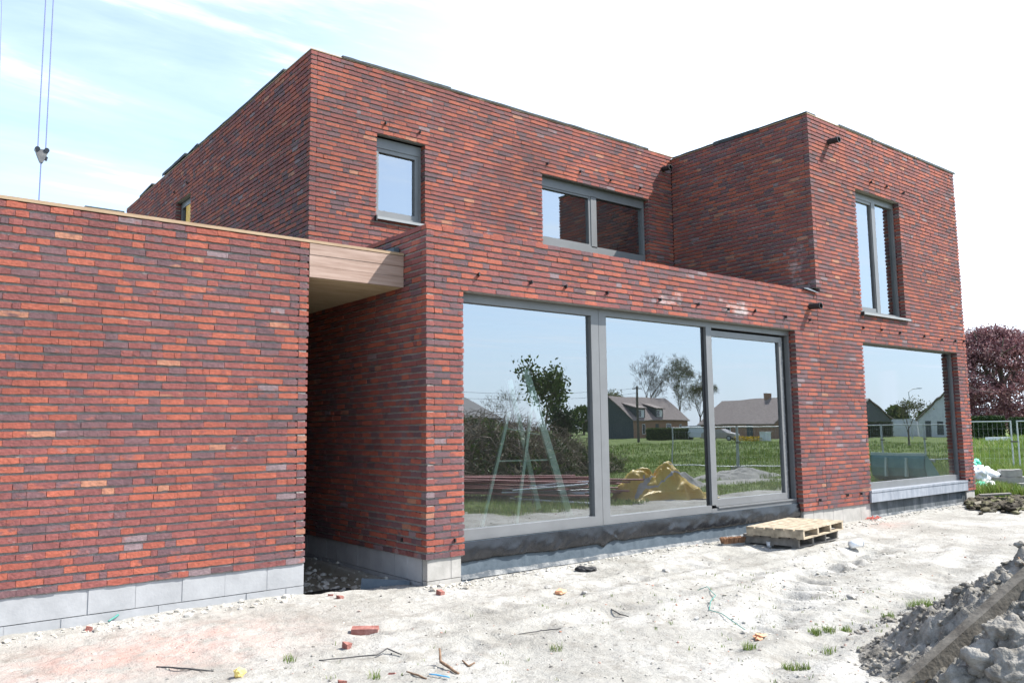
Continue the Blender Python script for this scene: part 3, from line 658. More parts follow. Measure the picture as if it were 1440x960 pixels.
# puddle and wet rubble of the passage
b = MB(); vs = [(-.62+.26*math.cos(t)*(1+.2*math.sin(3*t)), .95+.22*math.sin(t)*(1+.15*math.cos(2*t)), -.105) for t in np.linspace(0, 2*math.pi, 40)[:-1]]
b.add(vs+[(v[0], v[1], -.14) for v in vs], [tuple(range(39))]+[(i, i+39, (i+1) % 39+39, (i+1) % 39) for i in range(39)])
M['water'] = mat('puddle_water', (.02,.02,.015), rough=.03, spec=.6); o = b.build('puddle', M['water']); tag(o, 'dark puddle on the mud in the shaded passage', 'puddle', kind='structure')
M['shard'] = mat('grey_shard', (.22,.27,.27), (.36,.4,.4), 8, .7)
o = MB(); o.bar((-.42,.62,.0),(-.02,.30,-.03),.012,.13,(0,.4,1)); o = o.build('membrane_scrap', M['coat']); tag(o, 'grey green strip of membrane leaning at the passage corner', 'membrane')

# ------------------------------------------------------------------ soil heap with timber
def heap_h(x, y):
    dx = x-2.05; dy = y+6.05
    a = np.arctan2(dy, dx); r = np.sqrt((dx/1.0)**2+(dy/.95)**2)/(2.2+.15*np.sin(a*3+1)+.09*np.sin(a*7))
    h = np.where(r < 1, 1.98*np.clip(1-r, 0, 1)**1.34, -.5*(r-1)); h = np.maximum(h, -.2); h = 1.3*np.tanh(h/1.3)
    am = np.clip(h*3.2+.12, 0, 1)
    return h + am*(.16*fbm(x*1.7, y*1.7, 60, 3)+.10*fbm(x*5, y*5, 63, 3)+.075*np.abs(fbm(x*11, y*11, 66, 3))+.05*np.abs(fbm(x*26, y*26, 71, 3)))-.02
hx = np.arange(-.3, 4.4, .016); hy = np.arange(-8.4, -3.7, .016)
HX, HY = np.meshgrid(hx, hy, indexing='ij'); HZ = heap_h(HX, HY)
b = MB(); n1, n2 = HX.shape; b.v = list(zip(HX.ravel().tolist(), HY.ravel().tolist(), HZ.ravel().tolist()))
keep = HZ > -.16
I = np.arange(n1*n2).reshape(n1, n2); kq = (keep[:-1,:-1] | keep[1:,:-1] | keep[1:,1:] | keep[:-1,1:])
b.f = [tuple(q) for q in np.stack([I[:-1,:-1][kq], I[1:,:-1][kq], I[1:,1:][kq], I[:-1,1:][kq]], 1).tolist()]; b.mi = [0]*len(b.f)
def hz(x, y): return float(heap_h(np.array([x]), np.array([y]))[0])
def heap_hit(px, py):
    d = ray(px, py); t = 2.0
    while t < 14:
        p = CAM+d*t
        if p.z < max(hz(p.x, p.y), 0): return p
        t += .02
    return CAM+d*6
BP0, BP1 = heap_hit(1302, 948), heap_hit(1432, 832)
bdir = (BP1-BP0).normalized()
for i in range(9000):
    a = rng.uniform(0, 2*math.pi); rr = 2.35*math.sqrt(rng.random()); x = 2.05+rr*math.cos(a); y = -6.05+rr*math.sin(a)
    if x > 3.6 or y < -7.6: continue
    r = .005*(7**(rng.random()**2.6)); z = hz(x, y)
    if z < -.06: z = gz(x, y)
    q = Vector((x, y, z))-BP0
    if (q-bdir*q.dot(bdir)).length < .12 and r > .012: continue
    b.rock((x, y, z+r*.1), r, i, 2 if r > .012 else 1, (1, rng.uniform(.6,1), rng.uniform(.5,.9)), Matrix.Rotation(rng.uniform(0,6), 3, 'Z'), rough=.75)
for (px, py, r) in [(1385,930,.13),(1432,945,.16),(1405,890,.10),(1436,905,.13),(1350,955,.09)]:
    p = heap_hit(px, py); b.rock(p, r, int(px), 4, (1,.85,.8), Matrix.Rotation(px, 3, 'Z'), rough=.34)
M['spoil'] = mat('grey_spoil', (.12,.11,.092), (.31,.29,.255), 8, .97, 1.0, 42, lo=.38, hi=.66)
o = b.build('soil_heap', M['spoil'], smooth=True); tag(o, 'crumbly grey heap of dug soil in the right foreground', 'soil heap')

M['oldwood'] = mat('weathered_timber', (.07,.06,.047), (.155,.14,.115), 5, .85, .4, 30, stretch=(1,1,1))
M['rawwood'] = mat('torn_wood', (.48,.30,.15), (.60,.43,.25), 12, .8, .4)
p0, p1 = BP0, BP1
BEAM = (p0, p1)
d = (p1-p0).normalized(); L_ = (p1-p0).length+.9
nrm = (CAM-p0).normalized()
T = thing('timber_beam', tuple(p0+nrm*.09), 0, 'broken weathered timber beam lying across the grey soil heap', 'beam')
b = MB(); o0 = p0+nrm*.09
A = o0; B = o0+d*L_
sd = d.cross(nrm).normalized(); ca, sa = math.cos(-.6), math.sin(-.6); sd, nrm = sd*ca+nrm*sa, nrm*ca-sd*sa
w, h = .14, .08
def ringpt(c, a, e): return c+sd*(a*w/2)+nrm*(e*h/2)
vs = []
for t, wob in ((.0,0),(.35,.004),(.8,-.004),(L_, 0)):
    c = o0+d*t
    vs += [ringpt(c,-1,-1)+sd*wob, ringpt(c,1,-1), ringpt(c,1,1)+nrm*wob, ringpt(c,-1,1)]
vs[0] = vs[0]-d*.16; vs[3] = vs[3]-d*.13; vs[1] = vs[1]+d*.05; vs[2] = vs[2]+d*.10      # the split end
fs = [(i*4+j, i*4+(j+1)%4, (i+1)*4+(j+1)%4, (i+1)*4+j) for i in range(3) for j in range(4)]+[(12,13,14,15)]
b.add(vs, fs); b.build('timber', M['oldwood'], T)
b = MB(); q = [vs[0], vs[1], vs[2], vs[3]]; mid = sum((Vector(v) for v in q), Vector())/4
b.add(q+[mid-d*.02, mid+d*.03+sd*.02], [(0,1,4),(1,2,5,4),(2,3,5),(3,0,4,5)])
for i in range(6): 
    s_ = mid+sd*rng.uniform(-.05,.05)+nrm*rng.uniform(-.02,.03); b.bar(s_+d*.04, s_-d*rng.uniform(.03,.1), .014, .008, tuple(nrm), w2=.003, h2=.002)
b.build('splintered_end', M['rawwood'], T)
M['root'] = mat('root_bark', (.12,.07,.04), (.25,.16,.1), 20, .9, .4)
def on_heap(px, py, off=.012): 
    p = heap_hit(px, py); return p+Vector((0,0,off))
b = MB(); b.tube([on_heap(1432+2*i, 785+3*i+2*math.sin(i)) for i in range(6)], .006, 5); o = b.build('root', M['root']); tag(o, 'thin reddish root sticking out of the top of the soil heap', 'root')
b = MB(); b.tube([on_heap(1358+.6*i*i*.2, 905+9*i) for i in range(7)], .004, 5); o = b.build('root', M['root']); tag(o, 'thin pale root hanging below the timber beam on the soil heap', 'root')

# ------------------------------------------------------------------ small things on the sand
def obj_at(px, py, dz=0): p = gp(px, py); return Vector((p.x, p.y, gz(p.x, p.y)+dz))
M['loosebrick'] = mat('loose_brick', (.20,.065,.05), (.36,.18,.15), 14, .9, .4, 60)
def loose_brick(px, py, L, W_, H, rz, label, tilt=0, seed=0, half=False):
    p = obj_at(px, py); rn = random.Random(seed); b = MB(); n = 6; k = []
    for z in (0, 1):
        for (sx, sy) in ((-1,-1),(1,-1),(1,1),(-1,1)):
            k.append((sx*L/2+rn.uniform(-.006,.006)-(half and sx > 0)*rn.uniform(0,.04), sy*W_/2+rn.uniform(-.004,.004), z*H+rn.uniform(-.004,.004)-(half and sx > 0 and z)*rn.uniform(0,.03)))
    b.add(k, [(0,3,2,1),(4,5,6,7),(0,1,5,4),(1,2,6,5),(2,3,7,6),(3,0,4,7)])
    o = b.build('loose_brick' if not half else 'brick_fragment', M['loosebrick'], local=True); o.location = (p.x, p.y, p.z-.006); o.rotation_euler = (tilt, 0, rz); tag(o, label, 'brick'); return o
BG = 'loose bricks and brick bits on the sand'
for a in [(514,886,.21,.10,.055,R(-35),'whole red brick lying flat on the sand in front of the passage',.05,1),
          (488,912,.07,.05,.05,R(20),'small dark red brick chip on the sand just below the whole loose brick',.3,2,True),
          (553,943,.07,.05,.02,R(40),'small bright red brick flake between the black strip and the root',0,3,True),
          (480,842,.08,.06,.035,R(10),'pinkish brick bit at the edge of the shaded passage',.1,4,True),
          (465,839,.07,.05,.03,R(60),'pink brick bit at the passage edge, nearer the garage corner',.1,5,True),
          (620,835,.09,.06,.05,R(15),'red brick lump under the corner pier',.2,6,True),
          (125,888,.06,.05,.04,R(70),'dark red brick bit beside the crumpled sack at the garage wall',.2,7,True),
          (480,957,.06,.05,.03,R(70),'red brick bit at the bottom edge of the photo',.2,8,True)]:
    o = loose_brick(*a[:7], tilt=a[7], seed=a[8], half=len(a) > 9); o['group'] = BG
M['orangebrick'] = mat('orange_lump', (.55,.27,.15), (.66,.38,.24), 10, .9, .3)
b = MB(); b.rock((0,0,.02), .05, 3, 2, (1.5,.8,.55)); o = b.build('brick_lump', M['orangebrick'], local=True); o.location = obj_at(788,833); tag(o, 'pale orange brick lump on the open sand below the window wall', 'brick')
M['rag'] = mat('black_rag', (.02,.02,.022), (.05,.05,.05), 10, .8, .3)
b = MB(); b.rock((-.04,0,.03), .06, 5, 3, (1.1,.7,.5), rough=.5); b.rock((.05,.0,.025), .06, 8, 3, (1.2,.6,.45), rough=.5); o = b.build('black_rag', M['rag'], local=True, smooth=True); o.location = obj_at(823,801); o.rotation_euler = (0,0,R(-30)); tag(o, 'crumpled black rag lying on sand below the window wall', 'rag')
M['stonegrey'] = mat('grey_stone', (.25,.24,.22), (.4,.38,.35), 10, .9, .3)
for px, py, r, lb in [(771,826,.035,'grey stone just left of the orange brick lump'),(822,833,.028,'small grey stone just right of the orange brick lump'),(936,803,.04,'dark grey stone lying in the middle of the sand'),(1199,848,.05,'grey stone beside the churned wheel track')]:
    b = MB(); b.rock((0,0,r*.4), r, int(px), 2, (1.2,.9,.6)); o = b.build('stone', M['stonegrey'], local=True); o.location = obj_at(px, py); tag(o, lb, 'stone', 'stones on the sand')
def strip(name, pts, r, mt, label, cat, fl=.35, dz=.004, sub=6):
    P_ = [obj_at(*q[:2]) + Vector((0,0,dz+(q[2] if len(q) > 2 else 0))) for q in pts]; out = []
    for i in range(len(P_)-1):
        for k in range(sub): 
            t = k/sub; p = P_[i].lerp(P_[i+1], t); out.append(p+Vector((mnoise.noise(p*9)*.008, mnoise.noise(p*9+Vector((3,3,3)))*.008, .003*mnoise.noise(p*20))))
    out.append(P_[-1]); b = MB(); n = len(out); b.tube(out, [r*(1-.25*abs(2*i/(n-1)-1)) for i in range(n)], 6); o = b.build(name, mt, smooth=True); return tag(o, label, cat)
M['strip'] = mat('black_strip', (.03,.03,.03), (.09,.085,.08), 12, .7)
M['teal'] = mat('teal_plastic', (.05,.20,.17), (.08,.27,.23), 8, .5)
M['bluerod'] = mat('blue_plastic', (.10,.38,.62), rough=.4)
strip('plastic_strip', [(448,932,0),(487,927,.01),(530,924,.015),(545,920,.03),(565,922,.01)], .006, M['strip'], 'long dark plastic strip on the sand in the left foreground', 'strip')
strip('root', [(618,931,.09),(620,938,.03),(634,944,.01),(645,950,0)], .011, M['root'], 'short bent brown root sticking up from the sand', 'root')
strip('dry_stick', [(571,948,.01),(585,952,.01),(600,955,0)], .007, M['root'], 'short dark stick left of the blue rod', 'stick')
strip('dry_stick', [(650,934,.01),(660,939,0),(668,937,.02)], .007, M['root'], 'thin curled stick right of the brown root', 'stick')
strip('dry_stick', [(728,890,0),(760,887,.01),(806,886,0)], .005, M['strip'], 'long thin dark stick in the middle of the sand', 'stick')
strip('dry_stick', [(860,858,0),(872,866,.015),(884,870,0)], .006, M['strip'], 'short dark stick lying left of the green wire', 'stick')
strip('dry_stick', [(220,940,0),(255,943,.01),(300,944,0)], .007, M['strip'], 'dark stick in the sand at the bottom left', 'stick')
strip('blue_rod', [(604,951,.01),(632,957,.01)], .006, M['bluerod'], 'short blue plastic rod at the bottom of the photo', 'rod')
strip('green_wire', [(978,830,.0),(995,835,.03),(1007,845,.03),(1000,852,.02),(997,863,.01),(1015,869,.01),(1050,887,.0)], .0042, M['teal'], 'loose dark green wire curling over the sand', 'wire')
strip('green_strap', [(152,880,.02),(170,873,.05),(185,869,.06)], .010, M['teal'], 'short teal plastic strap leaning at the garage base blocks', 'strap')
M['yellowscrap'] = mat('yellow_scrap', (.62,.46,.13), (.75,.58,.22), 12, .7)
b = MB(); b.rock((0,0,.025), .035, 12, 2, (1,.7,.9), rough=.6); o = b.build('yellow_scrap', M['yellowscrap'], local=True); o.location = obj_at(336,955); tag(o, 'crumpled yellow scrap at the bottom edge of the sand', 'scrap')
M['rednet'] = mat('red_netting', (.45,.07,.05), (.6,.16,.12), 20, .8)
b = MB()
for i in range(14): q = Vector((rng.uniform(-.16,.16), rng.uniform(-.06,.06), .01)); b.tube([q, q+Vector((rng.uniform(-.08,.08), rng.uniform(-.05,.05), rng.uniform(.01,.05))), q+Vector((rng.uniform(-.14,.14), rng.uniform(-.08,.08), .01))], .007, 4)
o = b.build('red_netting', M['rednet'], local=True); o.location = obj_at(1228,731); tag(o, 'tangle of red netting on the ground at the left end of the bluestone sill', 'netting', kind=None)
M['paper'] = mat('torn_paper', (.5,.5,.48), (.62,.62,.6), 9, .8)
for (px, py, mt_, nm, lb, ct) in [(960,769,M['paper'],'paper_scrap','crumpled grey white paper scrap at the foot of the black membrane','scrap'),(1068,897,M['orangebrick'],'orange_scrap','pale orange scrap lying right of the end of the green wire','scrap')]:
    b = MB(); b.rock((0,0,.015), .04, px, 3, (1.3,.7,.5), rough=.8); o = b.build(nm, mt_, local=True); o.location = obj_at(px, py); tag(o, lb, ct)
M['sackcloth'] = mat('dusty_sack', (.40,.38,.34), (.55,.53,.48), 7, .9, .3)
b = MB(); b.rock((0,0,.05), .10, 21, 4, (1.1,.7,.7), rough=.75); b.rock((.12,-.02,.025), .07, 22, 4, (1.5,.6,.4), rough=.7); o = b.build('crumpled_sack', M['sackcloth'], local=True, smooth=True); o.location = obj_at(103,880); tag(o, 'dusty crumpled sack against the garage base blocks', 'sack')
M['white'] = mat('white_plastic', (.78,.79,.80), rough=.4)
def cup(px, py, lying, rz, label):
    p = obj_at(px, py); T = thing('plastic_cup', (p.x, p.y, p.z+(.058 if lying else 0)), 0, label, 'cup', rot=(R(82) if lying else 0, 0, rz)); T.scale = (1.1,1.1,1.25) if lying else (.8,.8,.6); b = MB(); n = 20
    prof = [(0,0),(.04,0),(.052,.135),(.049,.135),(.038,.006),(0,.006)]
    vs = [(r*math.cos(2*math.pi*i/n), r*math.sin(2*math.pi*i/n), z) for r, z in prof for i in range(n)]
    b.add(vs, [(i*n+j, i*n+(j+1)%n, (i+1)*n+(j+1)%n, (i+1)*n+j) for i in range(5) for j in range(n)]); b.build('cup_body', M['white'], T, smooth=True, local=True)
    b = MB(); k = [(.0535*math.cos(2*math.pi*i/n), .0535*math.sin(2*math.pi*i/n), .135) for i in range(n+1)]; b.tube(k, .003, 5); b.build('rim', M['white'], T, local=True)
cup(1196, 774, True, R(70), 'white plastic cup lying on its side on the sand right of the pallets')
cup(1082, 769, False, 0, 'small white plastic cup standing upright before the pallets')
M['bristle'] = mat('brown_bristle', (.20,.10,.05), (.34,.19,.11), 30, .95, .6, stretch=(1,1,.2))
p = obj_at(1031, 767); T = thing('broom_head', tuple(p), R(-18), 'brown bristled broom head lying beside the pallets', 'broom')
b = MB(); 
for i in range(260):
    x = rng.uniform(-.17,.17); y = rng.uniform(-.035,.035); b.bar((x, y, .025), (x*1.08+rng.uniform(-.01,.01), y*1.7+rng.uniform(-.01,.01), .10+rng.uniform(-.006,.006)), .012, .012, (0,1,0))
b.build('bristles', M['bristle'], T, local=True)
b = MB(); b.box((-.18,-.03,0),(.18,.03,.026)); b.build('block', M['sandblock'], T, local=True)

# pallets
M['pallet'] = island_mat('pallet_wood', [(0, (.25,.195,.135)), (.5, (.345,.285,.205)), (1, (.42,.36,.27))], .85, nscale=11, vary=.4)
M['oldpallet'] = island_mat('old_pallet_wood', [(0, (.13,.12,.105)), (.5, (.20,.185,.165)), (1, (.30,.285,.26))], .9, nscale=14)
def pallet(loc, rot, mt, label, L=1.2, W_=.80, ndeck=6, seed=0):
    rn = random.Random(seed); T = thing('pallet', loc, 0, label, 'pallet', 'stacked pallets', rot=rot); T.scale = (1,1,.88)
    for i in range(ndeck):
        y = -W_/2 + (W_-.115)*i/(ndeck-1); b = MB(); b.box((-L/2+rn.uniform(-.008,.008), y, .118), (L/2+rn.uniform(-.008,.008), y+.115, .14)); b.build('deck_board', mt, T, local=True)
    for sx in (-1, -.3, .35, 1):
        x = sx*(L/2-.0225); b = MB(); b.box((x-.0225, -W_/2+.003, .018), (x+.0225, W_/2-.003, .117)); b.build('stringer', mt, T, local=True)
    for y in (-W_/2, -.05, W_/2-.1):
        b = MB(); b.box((-L/2, y, 0), (L/2, y+.1, .017)); b.build('bottom_board', mt, T, local=True)
    return T
pc = gp(1110, 757, .0)
PAL = Vector((5.17, -.85, 0))
pallet((5.54, -.68, gz(5.3,-.6)+.0), (0,0,R(6)), M['oldpallet'], 'grey weathered pallet at the bottom of the stack', seed=1)
pallet((5.50, -.78, gz(5.3,-.6)+.127), (R(-.8),R(-.4),R(8)), M['pallet'], 'pale new pallet on top of the grey one', L=1.3, W_=.80, seed=2)

# green tufts in the sand
M['blade'] = island_mat('grass_blade', [(0, (.07,.12,.02)), (.5, (.12,.195,.03)), (.85, (.18,.24,.05)), (1, (.30,.27,.12))], .6, trans=.35, nscale=.6)
def blades(b, x, y, z, n, h, spread, lean=.4, w=.004):
    for i in range(n):
        a = rng.uniform(0, 6.283); r = spread*math.sqrt(rng.random()); bx, by = x+r*math.cos(a), y+r*math.sin(a)
        a2 = rng.uniform(0, 6.283); hh = h*rng.uniform(.5, 1.1); lx, ly = math.cos(a2)*lean*hh*rng.uniform(.3,1), math.sin(a2)*lean*hh*rng.uniform(.3,1)
        px, py = -math.sin(a2)*w, math.cos(a2)*w
        b.add([(bx-px,by-py,z-.01),(bx+px,by+py,z-.01),(bx+lx*.4+px*.8,by+ly*.4+py*.8,z+hh*.6),(bx+lx*.4-px*.8,by+ly*.4-py*.8,z+hh*.6),(bx+lx,by+ly,z+hh)], [(0,1,2,3),(3,2,4)])
tl = {(1055,913):'small bright tuft alone in the open sand',(1110,936):'bright green tuft, left of two near the bottom edge',(1129,934):'green tuft, right of two near the bottom edge',(1146,888):'flat green tuft left of the row near the track',(1166,886):'green tuft in the middle of the row near the track',(1190,883):'green tuft at the right of the row near the track',(1250,872):'green tuft alone before the heap',(1289,862):'thick bright tuft, left of the pair below the track',(1309,860):'thick bright tuft, right of the pair below the track',(1284,885):'pale tuft at the foot of the soil heap',
      (1165,913):'sparse yellowish tuft in the sand',(527,955):'low tuft at the bottom edge left of the red flake',(407,930):'tiny tuft left of the long dark strip',(782,915):'sparse brownish tuft in the middle foreground'}
for (px, py), lb in tl.items():
    p = gp(px, py); b = MB(); n = 46 if 'thick' in lb else (14 if ('sparse' in lb or 'tiny' in lb or 'low' in lb) else 30)
    blades(b, 0, 0, 0, int(n*2.6), .075 if 'thick' in lb else .055, .075 if 'thick' in lb else .05, 1.1, .0022); o = b.build('grass_tuft', M['blade'], local=True); o.location = (p.x, p.y, gz(p.x, p.y)); tag(o, lb, 'grass', 'grass tufts in the sand')
b = MB()
for i in range(240):
    x, y = rng.uniform(-2.4, 3.2), rng.uniform(-4.5, -1.4)
    if rng.random() > .35+.4*(x > .2): continue
    blades(b, x, y, gz(x, y), rng.randint(2, 5), .03, .02, .9, .0025)
p = heap_hit(1415, 765)
o = b.build('sparse_grass', M['blade']); tag(o, 'thin scattered grass seedlings in the foreground sand', 'grass', kind='stuff')
# the field
b = MB()
def field(n, fx, h, spread, nb, w):
    k = 0
    while k < n:
        x, y = fx(); k += 1
        if float(grass_mask(np.array([x]), np.array([y]))[0]) < .45: continue
        cl = .5+.9*max(0, mnoise.noise(Vector((x*.35, y*.35, 2)))+.35)
        blades(b, x, y, gz(x, y) if x < 20 else 0, nb, h*cl, spread, .6, w)
def wedge(d0, d1):
    d = d0*(d1/d0)**rng.random(); u = rng.uniform(1345, 1475); v = ray(u, 600); v.z = 0; v.normalize(); p = CAM+v*d; return p.x, p.y
field(5200, lambda: wedge(22.5, 60), .30, .14, 6, .008)
field(2600, lambda: wedge(50, 110), .45, .4, 6, .02)
field(13000, lambda: (4+36*rng.random()**1.6, -4.4-20*rng.random()**1.5), .13, .14, 7, .006)
field(4000, lambda: (20+50*rng.random(), -4.4-45*rng.random()), .24, .4, 6, .016)
o = b.build('grass', M['blade']); tag(o, 'long unmown green grass of the field', 'grass', kind='stuff')

# ------------------------------------------------------------------ right background
M['steel'] = mat('galvanised_steel', (.42,.44,.45), (.52,.54,.55), 6, .45, metallic=.6)
def fence_panel(a, e, label, H=1.72):
    a, e = Vector(a), Vector(e); d = (e-a); L = d.length; d.normalize(); T = thing('fence_panel', tuple(a), 0, label, 'fence', 'wire site fence panels')
    b = MB(); r = .024
    for q in (a+d*.03, e-d*.03): b.tube([q, q+up*H], r, 8)
    for z in (.12, H-.03): b.tube([a+d*.03+up*z, e-d*.03+up*z], r*.9, 8)
    b.build('tube_frame', M['steel'], T)
    b = MB(); n = int(L/.16)
    for i in range(1, n):
        q = a+d*(L*i/n); b.tube([q+up*.12, q+up*(H-.03)], .002, 4, cap=False)
    for z in (.45, .8, 1.15, 1.45): b.tube([a+d*.03+up*z, e-d*.03+up*z], .002, 4, cap=False)
    b.build('wire_mesh', M['steel'], T)
    b = MB(); q = e-d*.0; sdv = d.cross(up); b.bar(q-sdv*.35+up*.07, q+sdv*.35+up*.07, .22, .14); b.build('foot_block', M['block'], T)
    b = MB(); b.bar(e-d*.06+up*1.02, e+d*.14+up*1.02, .07, .05); b.build('clamp', M['oldwood'], T)
    return T
# depth chosen so a 2 m panel has the height it has in the photograph
fd = 27.0
def at_d(px, py, depth): return CAM+ray(px, py)*depth
f1 = at_d(1427.5, 660, fd); f1.z = 0; f0 = at_d(1336, 660, 29.0); f0.z = 0; f2 = at_d(1434, 660, fd-.1); f2.z = 0; f3 = at_d(1520, 660, 25.0); f3.z = 0
FP = [fence_panel(f0, f1, 'wire fence panel between the house corner and its clamp'), fence_panel(f2, f3, 'wire fence panel cut by the right edge of the photo')]

# leaves and trees
def leafcards(b, pts, size, flat=.0):
    for p in pts:
        s_ = size*rng.uniform(.6, 1.25); a = Vector((rng.gauss(0,1), rng.gauss(0,1), rng.gauss(0,1)*(1-flat))).normalized(); c = a.orthogonal().normalized(); c.rotate(Matrix.Rotation(rng.uniform(0,6.28), 3, a)); e = a.cross(c)
        p = Vector(p); b.add([p-c*s_, p+e*s_*.45, p+c*s_, p-e*s_*.45+a*s_*.15], [(0,1,2,3)])
def grow(b, p, d, L, r, depth, tips, rn, split=3, ang=.55, gravity=.02, ratio=.72, jitter=.25, minr=.008):
    n = 4; pts = [p.copy()]; q = p.copy(); dd = d.copy()
    for i in range(n):
        dd = (dd + Vector((rn.gauss(0,jitter), rn.gauss(0,jitter), rn.gauss(0,jitter)))*.35 + Vector((0,0,gravity))).normalized(); q = q+dd*(L/n); pts.append(q.copy())
    r2 = max(r*.66, minr); b.tube(pts, [r+(r2-r)*i/n for i in range(n+1)], 6 if r > .08 else (5 if r > .03 else 3), cap=False)
    tips.append((pts[2], depth)); tips.append((pts[-1], depth))
    if depth == 0: return
    for k in range(split):
        a = dd.orthogonal().normalized(); a.rotate(Matrix.Rotation(2*math.pi*(k+rn.random()*.7)/split, 3, dd)); t = ang*rn.uniform(.6,1.3)
        nd = (dd*math.cos(t)+a*math.sin(t)).normalized(); st = pts[-1] if k < 2 else pts[rn.choice([2,3])]
        grow(b, st, nd, L*ratio*rn.uniform(.8,1.15), max(r2*(.85 if k == 0 else .68), minr), depth-1, tips, rn, split, ang, gravity, ratio, jitter, minr)
M['bark'] = mat('bark', (.075,.06,.048), (.16,.135,.11), 8, .95, .5, stretch=(1,1,.3))
M['palebark'] = mat('pale_bark', (.16,.14,.12), (.28,.25,.21), 8, .95, .4, stretch=(1,1,.3))
M['beech'] = island_mat('copper_beech_leaf', [(0, (.085,.036,.044)), (.5, (.185,.080,.088)), (.85, (.28,.15,.15)), (1, (.36,.24,.23))], .5, trans=.3, nscale=.35)
M['leaf'] = island_mat('green_leaf', [(0, (.028,.052,.012)), (.5, (.06,.10,.02)), (1, (.12,.165,.04))], .5, trans=.3, nscale=.8)
M['youngleaf'] = island_mat('young_leaf', [(0, (.09,.11,.035)), (.5, (.14,.16,.055)), (1, (.24,.22,.10))], .6, trans=.3, nscale=.8)
M['hedgeleaf'] = island_mat('hedge_leaf', [(0, (.012,.028,.01)), (.6, (.025,.05,.014)), (1, (.05,.085,.02))], .6, trans=.2, nscale=.5)
def tree(name, base, H, rw, label, cat='tree', group=None, leaf=None, nleaf=3000, lsize=.2, seed=1, crown0=.2, dense=False, trunk_r=.3, depth=4, split=3, mb='bark', ang=.55, flat=.4, minr=.008):
    rn = random.Random(seed); T = thing(name, tuple(base), 0, label, cat, group); b = MB(); tips = []
    hL = H*.30 if not dense else H*.26
    grow(b, Vector(base)-up*.1, Vector((rn.gauss(0,.03), rn.gauss(0,.03), 1)).normalized(), hL, trunk_r, depth, tips, rn, split, ang, .05, .74, minr=minr)
    zmax = max(t.z for t, _ in tips)-base[2]; rmax = max(math.hypot(t.x-base[0], t.y-base[1]) for t, _ in tips)
    sz, sr = H*.97/zmax, rw/max(rmax, .1)
    f = lambda v: Vector((base[0]+(v[0]-base[0])*(sr if v[2]-base[2] > hL*.5 else 1), base[1]+(v[1]-base[1])*(sr if v[2]-base[2] > hL*.5 else 1), base[2]+(v[2]-base[2])*sz))
    b.v = [tuple(f(v)) for v in b.v]; tips = [(f(t), dp) for t, dp in tips]
    b.build('trunk', M[mb], T)
    if leaf:
        pts = []
        if dense:
            cl = []
            for i in range(260):
                u_, v_ = rn.uniform(0, 6.283), rn.random()
                zz = crown0*H+(1-crown0)*H*v_; prof = math.sin(math.pi*min(1, (.16+.84*v_))**.8)**.62
                rr = rw*prof*(.35+.68*math.sqrt(rn.random())); c_ = Vector((base[0]+rr*math.cos(u_), base[1]+rr*math.sin(u_), base[2]+zz-.04*H*(rr/rw)**2)); cl.append(c_)
            for i in range(nleaf):
                c_ = rn.choice(cl); k = rw*.15*rn.uniform(.75,1.2); g3 = Vector((rn.gauss(0,1), rn.gauss(0,1), rn.gauss(0,.45))); pts.append(c_+g3*k*.75)
        else:
            tt = [t for t, dp in tips if dp <= 1]
            for i in range(nleaf): pts.append(rn.choice(tt)+Vector((rn.gauss(0,1), rn.gauss(0,1), rn.gauss(0,1)))*lsize*2.0)
        lb = MB(); st = rng.getstate(); rng.seed(seed); leafcards(lb, pts, lsize, flat); rng.setstate(st); lb.build('crown', M[leaf], T)
    return T
bb = CAM+ray(1404, 600)*108; bb.z = 0
tree('copper_beech', bb, 14.2, 8.4, 'large copper beech with purple foliage behind the green hedge', leaf='beech', nleaf=60000, lsize=.19, seed=5, crown0=.10, dense=True, trunk_r=.5, depth=3)
def hedge(name, a, e, wd, H, label, n=5000, ls=.12, mt='hedgeleaf', group=None):
    a, e = Vector(a), Vector(e); d = e-a; L = d.length; d.normalize(); sd = d.cross(up); T = thing(name, tuple(a), 0, label, 'hedge', group)
    b = MB(); b.bar(a+up*(H*.48), e+up*(H*.48), wd*.86, H*.92); o = b.build('stems', M['hedgeleaf' if mt != 'beech' else 'beech'], T)
    pts = []
    for i in range(n):
        f_ = rng.random(); t = a+d*(L*rng.random())
        if f_ < .5: pts.append(t+sd*(wd/2*rng.choice([-1,1])+rng.gauss(0,.06))+up*(H*rng.random()))
        else: pts.append(t+sd*(wd*(rng.random()-.5))+up*(H+rng.gauss(0,.06)))
        if f_ > .93: pts[-1] = rng.choice([a, e])+sd*(wd*(rng.random()-.5))+up*(H*rng.random())
    lb = MB(); leafcards(lb, pts, ls); lb.build('foliage', M[mt], T); return T
h0 = at_d(1330, 612, 80); h1 = at_d(1408, 612, 80); h0.z = h1.z = 0
hedge('clipped_hedge', h0, h1, 1.4, 2.25, 'tall dark clipped hedge under the copper beech', 7000, .16)
h2 = at_d(1425, 612, 92); h3 = at_d(1500, 612, 92); h2.z = h3.z = 0
hedge('clipped_hedge', h2, h3, 1.4, 2.2, 'dark hedge right of the gap, behind the fence clamp', 5000, .16)
M['palegrey'] = mat('white_board', (.62,.63,.64), (.72,.73,.74), 4, .6)
for (xa, xb, y_, lb) in [(1388,1405,617,'long white board lying in the grass before the hedge'),(1408,1419,617,'short white board lying in the grass at the hedge end')]:
    q0 = at_d(xa, y_, 66); q1 = at_d(xb, y_, 66); q0.z = q1.z = .42; b = MB(); b.bar(q0, q1, .5, .28); o = b.build('white_board', M['palegrey']); tag(o, lb, 'board', 'white boards before the hedge')
